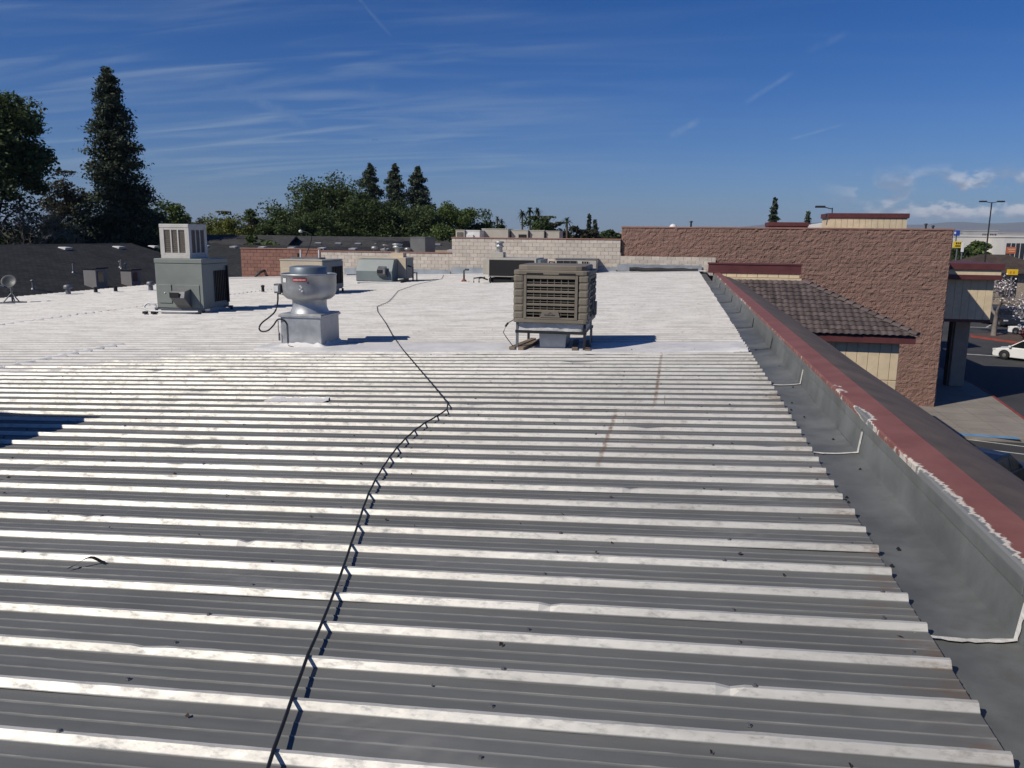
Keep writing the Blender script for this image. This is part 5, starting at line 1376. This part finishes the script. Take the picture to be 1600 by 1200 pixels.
# ================================================================== CAR PARK TO THE EAST
M_CONC = mat('concrete_walk', (0.26, 0.235, 0.205), .9, 0, .14, .6, .3, 60, .3, (0.20, 0.18, 0.155))
M_REDCURB = mat('red_curb_paint', (0.26, 0.045, 0.035), .8, 0, .2, 2, .2, 40, .3, (.2, .12, .1))
M_LINE = mat('white_line', (0.55, 0.55, 0.53), .85, 0, .2, 3, 0, 40, .3, (.2, .2, .2))
M_BLUEL = mat('blue_line', (0.12, 0.27, 0.46), .85, 0, .2, 2, 0, 40, .3, (.3, .3, .3))
e1 = p_z(1548, 618, .15); e2 = p_z(1600, 662, .15)
dv = (e2 - e1).normalized()
N0 = e1 - dv * 20; N1 = e1 + dv * 7.8                   # edge of the footway along the drive
YB = p_z(1480, 680, .15).y
walk = MB()
poly = [(2.2, YB), (N1.x, YB), (e1.x, e1.y), (e1.x + .25, e1.y + 3), (e1.x + .3, 66), (2.2, 66)]
walk.prism(poly, 'z', -.05, .15); wk = structure(walk.build('footway', M_CONC))
def curb(pts, name='kerb', m=None):
    for (ax, ay), (bx, by) in zip(pts[:-1], pts[1:]):
        d = Vector((bx - ax, by - ay, 0)); L = d.length; n = max(1, int(L / 2.4)); d.normalize(); nn = Vector((-d.y, d.x, 0)) * .075
        for k in range(n):
            p = Vector((ax, ay, 0)) + d * (L * k / n + .006); q = Vector((ax, ay, 0)) + d * (L * (k + 1) / n - .006)
            b = MB(); b.add([(p + nn)[:2] + (-.03,), (p - nn)[:2] + (-.03,), (q - nn)[:2] + (-.03,), (q + nn)[:2] + (-.03,), (p + nn * .8)[:2] + (.158,), (p - nn * .8)[:2] + (.158,), (q - nn * .8)[:2] + (.158,), (q + nn * .8)[:2] + (.158,)],
                            [(3, 2, 1, 0), (4, 5, 6, 7), (0, 1, 5, 4), (1, 2, 6, 5), (2, 3, 7, 6), (3, 0, 4, 7)]); b.build('kerbstone', m or M_REDCURB, wk)
curb([(N1.x + .08, YB), (e1.x + .08, e1.y), (e1.x + .33, e1.y + 3), (e1.x + .38, 62)])
# joints in the footway
mb = MB()
for x in np.arange(3.7, 17, 1.5): mb.box(x, x + .012, YB, 60, .1502, .1545)
for y in np.arange(YB + 1.6, 60, 1.6): mb.box(2.3, min(N1.x + (y - YB) * .14, 17), y, y + .012, .1502, .1545)
mb.build('joints', mat('joint', (.14, .125, .11), .95), wk)
# parking lines
def line(a, b, w=.1, m=None, z=.006, name='painted_line'):
    a = Vector((a[0], a[1], 0)); b = Vector((b[0], b[1], 0)); d = (b - a).normalized(); n = Vector((-d.y, d.x, 0)) * w / 2
    q = MB(); q.add([(a + n)[:2] + (z,), (a - n)[:2] + (z,), (b - n)[:2] + (z,), (b + n)[:2] + (z,)], [(0, 1, 2, 3)])
    return structure(q.build(name, m or M_LINE))
a = p_z(1480, 677, .155); b = p_z(1592, 685, .155)
line(a, b, .42, M_BLUEL, .1575)
for y0 in (690, 702, 716, 730): 
    a = p_z(1490, y0 - 6, 0); b = p_z(1600, y0 + 14, 0); line(a, (b.x + 2, b.y), .12)
a = p_z(1505, 553, 0); b = p_z(1562, 556.5, 0); line(a, b, .30)
for k in range(7): line((24 + k * 2.8, 84), (26.5 + k * 2.8, 89), .12)

# ---- entrance canopy of the neighbouring store
can = thing('entrance_canopy', 'entrance canopy with dark red and cream bands on a square post', 'canopy', (16.2, 50, 0))
YC = 47.0
f0 = p_y(1484, 411, YC); f1 = p_y(1569, 411, YC); fb = p_y(1569, 438, YC)
zt = f0.z; zb = fb.z; hh = (zt - zb)
mb = MB(); mb.box(f0.x - 1.2, f1.x, YC, 52.5, zb, zb + hh * .30); mb.box(f0.x - 1.2, f1.x + .05, YC - .05, 52.5, zb + hh * .62, zt); mb.build('fascia', M_REDTRIM, can, world=True, bevel=.01)
mb = MB(); mb.box(f0.x - 1.2, f1.x - .06, YC + .05, 52.4, zb + hh * .30, zb + hh * .62); mb.build('cream_band', M_CREAM, can, world=True)
g0 = p_y(1480, 444, YC + .5); g1 = p_y(1553, 444, YC + .5); gb = p_y(1552, 500, YC + .5)
mb = MB(); mb.box(XN1 + .1, g1.x, YC + .5, 52, gb.z, zb); mb.build('box_wall', M_CREAM, can, world=True)
x = XN1 + .12
while x < g1.x - .05:
    mb = MB(); mb.box(x, min(x + .375, g1.x), YC + .47, YC + .505, gb.z + .0, zb - .02); mb.build('siding_board', M_CREAM, can, world=True, bevel=.005); x += .39
mb = MB(); mb.box(XN1 + .1, g1.x + .03, YC + .46, 52.05, gb.z - .16, gb.z - .002); mb.build('lower_trim', M_REDTRIM, can, world=True)
c0 = p_z(1490, 602, .15)
mb = MB(); mb.box(c0.x - .38, c0.x + .38, c0.y - .38, c0.y + .38, .15, gb.z - .16); mb.build('post', M_STUCCO, can, world=True, bevel=.02)
mb = MB(); mb.box(c0.x - .5, c0.x - .39, c0.y - .30, c0.y + .3, .15, gb.z - .16); mb.build('post_panel', M_BROWNFELT, can, world=True)
# hipped roof beyond the canopy
r0 = p_depth(1487, 396, 62); r1 = p_depth(1545, 408, 62)
mb = MB(); mb.add([(XN1 + .1, 52.6, zt - .9), (XN1 + 2.6, 52.6, zt - .9), (XN1 + 2.6, 66, zt - .9), (XN1 + .1, 66, zt - .9), (XN1 + .15, 53.2, zt + .35), (XN1 + .15, 65.4, zt + .35)], [(0, 1, 4), (1, 2, 5, 4), (2, 3, 5), (3, 0, 4, 5)]); mb.build('canopy_roof', M_SHING2, can, world=True)

# ---- cars
M_TYRE = mat('tyre', (.015, .015, .016), .8); M_RIM = mat('alloy_rim', (.45, .45, .46), .35, .8, .05); M_TAIL = mat('tail_light', (.35, .01, .012), .2, 0, .05); M_HEAD = mat('head_light', (.7, .72, .75), .1, .2, .05); M_CGLASS = mat('car_glass', (.012, .014, .017), .06, 0, .05, spec=.8)
def car(label, loc, rz, col, kind='hatch', group=None, name='parked_car'):
    L, Wd = dict(hatch=(4.1, 1.70), suv=(4.7, 1.88), sedan=(4.7, 1.82))[kind]
    H = dict(hatch=1.52, suv=1.72, sedan=1.45)[kind]
    t = thing(name, label, 'car', loc, rz, group)
    pm = mat('car_paint_%.2f_%.2f_%.2f' % col, col, .38, 0, .03, 1, spec=.5)
    belt = H * .60; hl = L / 2; wr = .32 if kind != 'suv' else .36; wx = L * .305; hood = {'hatch': .93, 'suv': .98, 'sedan': .90}[kind] * belt / .92 * .92
    def arch(cx):
        return [(cx + (wr + .05) * cos(q), wr + (wr + .05) * sin(q)) for q in np.linspace(pi + .35, -.35, 9)]
    prof = [(-hl, .32), (-hl + .05, .22)] + [p for p in arch(-wx)] + [p for p in arch(wx)] + [(hl - .05, .22), (hl, .34), (hl - .02, .58), (hl - .12, hood * .88), (hl * .42, hood + .02), (hl * .36, belt), (-hl + .10, belt), (-hl + .02, belt * .85)]
    prof = [(x, max(z, .2)) for x, z in prof]
    mb = MB(); mb.prism(prof, 'y', -Wd / 2, Wd / 2); mb.build('body', pm, t, bevel=.045, seg=2)
    if kind == 'sedan': cab = [(hl * .42, belt - .02), (hl * .05, H - .03), (-hl * .22, H), (-hl * .48, H - .06), (-hl * .82, belt - .02)]
    elif kind == 'suv': cab = [(hl * .44, belt - .02), (hl * .14, H - .05), (-hl * .3, H), (-hl * .80, H - .06), (-hl * .97, belt - .02)]
    else: cab = [(hl * .55, belt - .02), (hl * .10, H - .04), (-hl * .3, H), (-hl * .76, H - .09), (-hl * .97, belt - .02)]
    def yw(z): return Wd / 2 - .02 - (z - belt) / (H - belt) * .19
    vs = [(x, -yw(z), z) for x, z in cab] + [(x, yw(z), z) for x, z in cab]; n = len(cab)
    mb = MB(); mb.add(vs, [tuple(range(n)), tuple(range(2 * n - 1, n - 1, -1))] + [(i, n + i, n + (i + 1) % n, (i + 1) % n) for i in range(n)]); mb.build('cabin', pm, t, bevel=.03, seg=2)
    ins = lambda f0, f1, z0, z1: None
    for s in (-1, 1):                                     # side glass, front and rear doors
        zA, zB = belt + .02, H - .11
        def xat(side, z):
            (x0, z0), (x1, z1) = (cab[0], cab[1]) if side else (cab[-1], cab[-2]); return x0 + (x1 - x0) * (z - z0) / (z1 - z0)
        for (fa, fb) in ((xat(1, zA) - .12, -.08), (-.16, xat(0, zA) + .14)):
            top = [min(fa, xat(1, zB) - .08), max(fb, xat(0, zB) + .10)]
            P4 = [(fa, zA), (top[0], zB), (top[1], zB), (fb, zA)]
            mb = MB(); mb.add([(x, s * (yw(z) + .012), z) for x, z in P4] + [(x, s * (yw(z) - .03), z) for x, z in P4], [(0, 1, 2, 3), (0, 4, 5, 1), (1, 5, 6, 2), (2, 6, 7, 3), (3, 7, 4, 0)]); mb.build('side_window', M_CGLASS, t)
        mb = MB(); mb.box(hl * .40, hl * .48, *sorted((s * (Wd / 2), s * (Wd / 2 + .17))), belt + .0, belt + .13); mb.build('mirror', pm, t, bevel=.02)
        mb = MB(); mb.box(-hl - .012, -hl + .16, *sorted((s * (Wd / 2 + .012), s * (Wd / 2 - .24))), belt * .78, belt * 1.03); mb.build('tail_light', M_TAIL, t, bevel=.02)
        mb = MB(); mb.box(hl - .22, hl + .005, *sorted((s * (Wd / 2 + .01), s * (Wd / 2 - .35))), .60, .74); mb.build('headlight', M_HEAD, t, bevel=.02)
        for x in (-wx, wx):
            q = MB(); q.lathe([(wr * .62, -.1), (wr * .97, -.1), (wr, -.07), (wr, .07), (wr * .97, .1), (wr * .62, .1)], n=20); o = q.build('wheel', M_TYRE, t); o.location = (x, s * (Wd / 2 - .10), wr); o.rotation_euler = (pi / 2, 0, 0)
            q = MB(); q.lathe([(0, -.102), (wr * .25, -.107), (wr * .63, -.09), (wr * .63, .09), (wr * .25, .107), (0, .102)], n=14, smooth=False); q.build('rim', M_RIM, o)
    for i, j, sg in ((0, 1, 1), (n - 1, n - 2, -1)):         # windscreen and rear window
        (x0, z0), (x1, z1) = cab[i], cab[j]; dx_, dz_ = x1 - x0, z1 - z0; ln = hypot(dx_, dz_); nx, nz = (dz_ / ln, -dx_ / ln) if sg > 0 else (-dz_ / ln, dx_ / ln)
        if nx * sg < 0: nx, nz = -nx, -nz
        P4 = []
        for f in (.14, .88):
            x, z = x0 + dx_ * f, z0 + dz_ * f
            for yy in (-1, 1): P4.append((x + nx * .012, yy * (yw(z) - .10), z + nz * .012))
        mb = MB(); mb.add([P4[0], P4[1], P4[3], P4[2]], [(0, 1, 2, 3)]); mb.build('windscreen' if sg > 0 else 'rear_window', M_CGLASS, t)
    mb = MB(); mb.box(-hl - .02, -hl + .05, -.26, .26, .55, .67); mb.build('number_plate', M_WHITEP, t)
    mb = MB(); mb.box(-hl - .025, -hl + .2, -Wd / 2 + .1, Wd / 2 - .1, .24, .40); mb.build('bumper', M_BLACK, t, bevel=.03)
    return t
c = p_z(1590, 566, 0)
car('white hatchback driving past the red planting bed', (c.x + 1.0, c.y + .9, 0), radians(138), (.78, .78, .77), 'hatch')
c = p_z(1596, 526, 0); car('white car half hidden beyond the red shrubs', (c.x + 1.2, c.y + .3, 0), radians(120), (.76, .76, .76), 'hatch')
c = p_z(1562, 508, 0); car('near-black SUV parked behind the blossoming tree', (c.x, c.y, 0), radians(-80), (.02, .022, .028), 'suv')
c = p_z(1588, 506, 0); car('silver grey SUV parked next to the near-black one', (c.x + .9, c.y + .4, 0), radians(-80), (.19, .20, .215), 'suv')
c = p_z(1568, 462, 0); car('dark grey car parked in the far row under the blossom', (c.x, c.y, 0), radians(-80), (.05, .052, .06), 'sedan')
c = p_z(1592, 466, 0); car('dark blue car parked in the far row by the frame edge', (c.x + 1, c.y, 0), radians(-80), (.03, .04, .08), 'sedan')
c = p_z(1556, 752, 0); car('dark navy car parked close under the parapet', (c.x - .9, c.y - 1.2, 0), radians(50), (.008, .011, .022), 'sedan')

# ---- planting bed with blossoming tree
tb = p_z(1552, 527, 0)
bed = MB(); bp = [(tb.x - 1.9, tb.y - .4), (tb.x - .9, tb.y - 2.2), (tb.x + 3.5, tb.y - 9), (tb.x + 7, tb.y - 9), (tb.x + 9, tb.y + 1), (tb.x + 1, tb.y + 2.0), (tb.x - 1.4, tb.y + 1.2)]
bed.prism(bp, 'z', -.05, .16); bd = structure(bed.build('planting_bed', mat('bark_mulch', (.09, .06, .045), .95, 0, .3, 6, .5, 40)))
wk2 = wk; wk = bd; curb(bp + [bp[0]]); wk = wk2
M_BLOS = mat('blossom', (.72, .66, .66), .8, 0, .1, island=.2)
bare_tree('grey trunked tree with sparse white blossom in the red kerbed bed', 1552, 398, 80, base=Vector((tb.x, tb.y, .15)), name='blossom_tree', wide=1.15, blossom=M_BLOS, seed=21, levels=5, r0=.26)
C = RNG.normal(0, 1, (5200, 3)); C /= np.linalg.norm(C, axis=1)[:, None]; C *= RNG.random((5200, 1)) ** .35
for k, (ox, oy, r) in enumerate(((2.2, -2.6, 1.2), (3.6, -4.4, 1.3), (5.0, -6.2, 1.3), (4.8, -3.0, 1.3), (6.2, -5.0, 1.2))):
    t = thing('red_shrub', 'dark red leaved shrub in the planting bed, %s' % ('next to the blossoming tree trunk', 'second out from the blossoming tree', 'third out from the blossoming tree', 'in the row behind the others', 'at the far corner of the bed')[k], 'shrub', (tb.x + ox, tb.y + oy, .15), 0, 'red shrubs in the planting bed')
    D = C[k * 1000:(k + 1) * 1000] * np.array([r, r, r * .6]) + np.array([0, 0, r * .5]); D[:, 2] = np.maximum(D[:, 2], .02)
    place('foliage', quads_mesh('foliage', leaf_quads(D, .11), mat('red_leaf', (.10, .014, .018), .6, 0, .25, 1, island=.4)), t)
    MB().tube([(0, 0, -.05), (0, 0, r * .5)], .05, 5).build('stem', M_BARK, t)

# ---- lamp posts
def lamp(label, px_, ytop, D, arms, zbase=0.0, r=.09, name='lamp_post'):
    p = p_depth(px_, ytop, D); t = thing(name, label, 'lamp post', (p.x, p.y, zbase)); h = p.z - zbase
    MB().tube([(0, 0, -.02), (0, 0, h * .5), (0, 0, h - .12)], r, 8, taper=r * .7).build('pole', M_BLKSTEEL, t)
    MB().box(-r * 2.2, r * 2.2, -r * 2.2, r * 2.2, -.02, .35).build('base', M_CONC, t)
    for a in arms:
        q = MB(); q.tube([(0, 0, h - .2), (a * .55, 0, h - .08)], .035, 6); q.build('arm', M_BLKSTEEL, t)
        q = MB(); q.box(min(a * .5, a * 1.15), max(a * .5, a * 1.15), -.18, .18, h - .12, h + .02); q.build('lamp_head', M_BLKSTEEL, t, bevel=.02)
    return t
lamp('tall dark twin headed lamp post in the car park', 1550, 314, 80, (-1, 1))
lamp('small dark lamp on a short mast beside the cream boarded box', 1301, 322, 56, (-1,), ZN - .6, .05)
for k, (x, y, lab) in enumerate(((1447, 350, 'short dark flue on the brown wall roof by the east corner'), (1458, 353, 'second short dark flue on the brown wall roof'), (1080, 346, 'low stub vent above the west part of the brown wall'))):
    p = p_depth(x, y, 52); t = thing('roof_flue', lab, 'roof vent', (p.x, p.y, ZN - .8)); h = p.z - ZN + .8
    MB().tube([(0, 0, 0), (0, 0, h)], .06, 7).build('pipe', M_BLKSTEEL, t); MB().lathe([(.10, h - .06), (.10, h + .02), (0, h + .05)], n=8).build('cap', M_BLKSTEEL, t)
p = p_depth(1052, 347, 54); t = thing('roof_vent', 'pale dome vent above the west part of the brown wall', 'roof vent', (p.x, p.y, ZN - .6))
MB().lathe([(.10, 0), (.10, .5), (.28, .55), (.3, .75), (.15, .95), (0, 1.0)], n=12).build('pipe', M_WHITEP, t); MB().lathe([(.3, -.02), (.12, .05)], n=12).build('flashing', M_COAT, t)

# ---- far shops to the east
M_SHOP = mat('white_stucco', (.62, .60, .56), .8, 0, .06, .3, .1, 20); M_SHOPD = mat('shop_glass', (.03, .035, .045), .15, 0, .2, .3, spec=.6)
def shop(label, x0, x1, ytop, D, dep=14, openings=(), m=None, name='shop_building', band=None):
    a = p_depth(x0, ytop, D); b = p_depth(x1, ytop, D); w = b.x - a.x; h = a.z; yaw = 0
    t = thing(name, label, 'building', ((a.x + b.x) / 2, a.y, 0)); q = MB(); q.box(-w / 2, w / 2, 0, dep, 0, h); q.build('wall', m or M_SHOP, t)
    MB().box(-w / 2 - .15, w / 2 + .15, -.15, dep + .1, h + .004, h + .35).build('parapet', band or m or M_SHOP, t, bevel=.03)
    for (f0, f1, g0, g1) in openings:
        o = MB().box(-w / 2 + w * f0, -w / 2 + w * f1, -.06, .2, h * g0, h * g1).build('window', M_SHOPD, t)
        for k in range(1, 4):
            x = -w / 2 + w * (f0 + (f1 - f0) * k / 4); MB().box(x - .06, x + .06, -.1, -.061, h * g0, h * g1).build('mullion', M_SHOP, o)
    return t
shop('wide white shop with dark openings far across the car park', 1500, 1572, 370, 190, 16, ((.05, .25, .0, .42), (.33, .5, .0, .45), (.72, .82, .12, .62)))
shop('white shop with a tall dark glazed front beside the orange sign', 1570, 1660, 371, 180, 16, ((.04, .34, .0, .86), (.45, .9, .0, .5)))
shop('low pale warehouse on the horizon beyond the white shops', 1490, 1530, 364, 330, 20, ((.1, .3, .2, .6), (.5, .7, .2, .6)), mat('pale_wall', (.45, .43, .41), .9, 0, .1, .2))
shop('grey block with square windows on the horizon above the white shops', 1533, 1558, 361, 300, 20, ((.1, .4, .75, .92), (.55, .9, .75, .92)), mat('grey_wall', (.42, .42, .42), .9, 0, .1, .2))
shop('long pale shed on the horizon behind the lamp post', 1562, 1640, 365, 340, 20, ((.1, .2, .3, .7), (.4, .5, .3, .7)), mat('pale_wall2', (.50, .47, .44), .9, 0, .1, .2))
shop('pinkish low building glimpsed past the west end of the brown wall', 940, 972, 366, 150, 12, ((.2, .5, .4, .8),), mat('pink_wall', (.50, .36, .31), .9, 0, .1, .2))
# brown hipped roof between
a = p_depth(1500, 398, 105); b = p_depth(1650, 399, 105)
t = thing('restaurant', 'low building with a broad brown-grey hipped roof beyond the canopy', 'building', ((a.x + b.x) / 2, a.y + 6, 0)); w = (b.x - a.x); zr = a.z
MB().box(-w / 2 + .5, w / 2 - .5, -6, 6, 0, zr - 2.2).build('wall', M_STUCCO, t)
mb = MB(); mb.add([(-w / 2 - .5, -7, zr - 2.3), (w / 2 + .5, -7, zr - 2.3), (w / 2 + .5, 7, zr - 2.3), (-w / 2 - .5, 7, zr - 2.3), (-w / 2 + 4.5, 0, zr), (w / 2 - 4.5, 0, zr)], [(0, 1, 5, 4), (1, 2, 5), (2, 3, 4, 5), (3, 0, 4)]); mb.build('roof', shingle_mat('brown_shingle', (.085, .066, .056)), t)
for x in (-5, 0, 5): MB().box(x - 1, x + 1, -6.06, -5.9, 1, zr - 2.9).build('window', M_SHOPD, t)
broadleaf('olive green tree before the white shops', 1528, 377, 32, 150, L_MID, zlow=3, seed=40, leaf=.3)
broadleaf('small green tree beside the wide white shop', 1496, 383, 22, 150, L_DARK, zlow=3, seed=41, leaf=.3)
# signs on poles
def sign(label, x0, x1, y0, y1, D, m, marks, name='pole_sign', mm=None):
    a = p_depth(x0, y0, D); b = p_depth(x1, y1, D); w = b.x - a.x; h = a.z - b.z
    t = thing(name, label, 'sign', ((a.x + b.x) / 2, a.y, 0)); cz = (a.z + b.z) / 2
    MB().tube([(0, .25, -.02), (0, .25, cz)], .12, 8).build('pole', M_STEEL, t)
    o = MB().box(-w / 2, w / 2, 0, .35, cz - h / 2, cz + h / 2).build('sign_box', m, t, bevel=.03)
    q = MB()
    for u0, u1, v0, v1 in marks: q.box(-w / 2 + w * u0, -w / 2 + w * u1, -.02, .01, cz - h / 2 + h * v0, cz - h / 2 + h * v1)
    if marks: q.build('lettering', mm or M_DARK, o)
sign('bright yellow pole sign with dark lettering by the brown wall corner', 1490.5, 1503, 377, 387.5, 140, mat('yellow_sign', (.75, .52, .03), .5, 0, .05), ((.25, .42, .55, .85), (.5, .62, .55, .85), (.68, .8, .55, .85), (.2, .8, .2, .4)))
sign('blue and white sign high behind the yellow one', 1491.5, 1499.5, 360, 368.5, 150, mat('blue_sign', (.02, .06, .35), .5, 0, .05), ((.0, .3, .35, .75),), mm=M_WHITEP)
sign('orange-red banner sign in front of the white glazed shop', 1574, 1587, 386, 396.5, 150, mat('orange_sign', (.52, .14, .06), .5, 0, .05), ((.1, .9, .6, .75), (.2, .85, .3, .42)), mm=mat('pale_orange', (.7, .45, .3), .6))
sign('yellow sign seen through the blossoming tree', 1575, 1590, 421, 430, 100, mat('yellow_sign2', (.78, .50, .02), .5, 0, .05), ((.2, .35, .3, .7), (.5, .65, .3, .7)), mm=mat('orange_mark', (.6, .2, .02), .6))
sign('slim white totem beside the yellow pole sign', 1503.5, 1506.5, 379, 394, 135, M_WHITEP, ())
# roadway stripe and far kerb island
line(p_z(1487, 510, 0), p_z(1545, 512, 0), .25)

# ---- a bird high over the grove
p = p_depth(586, 219, 60)
q = MB(); q.add([(0, -.14, 0), (.05, 0, .02), (0, .14, 0), (-.05, 0, .02), (0, 0, .06), (.34, .02, .10), (.5, -.05, .03), (.06, -.08, .02), (-.34, .02, .10), (-.5, -.05, .03), (-.06, -.08, .02)],
         [(0, 1, 4), (1, 2, 4), (2, 3, 4), (3, 0, 4), (1, 5, 6, 7), (3, 8, 9, 10)])
o = q.build('bird', M_BLACK); o.location = p; o.scale = (.45, .45, .45); tag(o, 'small dark bird gliding in the sky above the drooping tree', 'bird')
# ================================================================== AIR
mb = MB(); mb.box(-12500, 12500, -700, 13500, -6.0, 380.0)
hz = mb.build('haze', bpy.data.materials.new('haze_air'))
hz['kind'] = 'stuff'; hz['label'] = 'thin blue valley haze in the air'; hz['category'] = 'haze'
m = hz.data.materials[0]; m.use_nodes = True; t = m.node_tree
for n in list(t.nodes): t.nodes.remove(n)
out = t.nodes.new('ShaderNodeOutputMaterial'); pv_ = t.nodes.new('ShaderNodeVolumePrincipled')
pv_.inputs['Color'].default_value = (.62, .76, .97, 1); pv_.inputs['Density'].default_value = 0.00007; pv_.inputs['Anisotropy'].default_value = 0.0
t.links.new(pv_.outputs[0], out.inputs['Volume'])
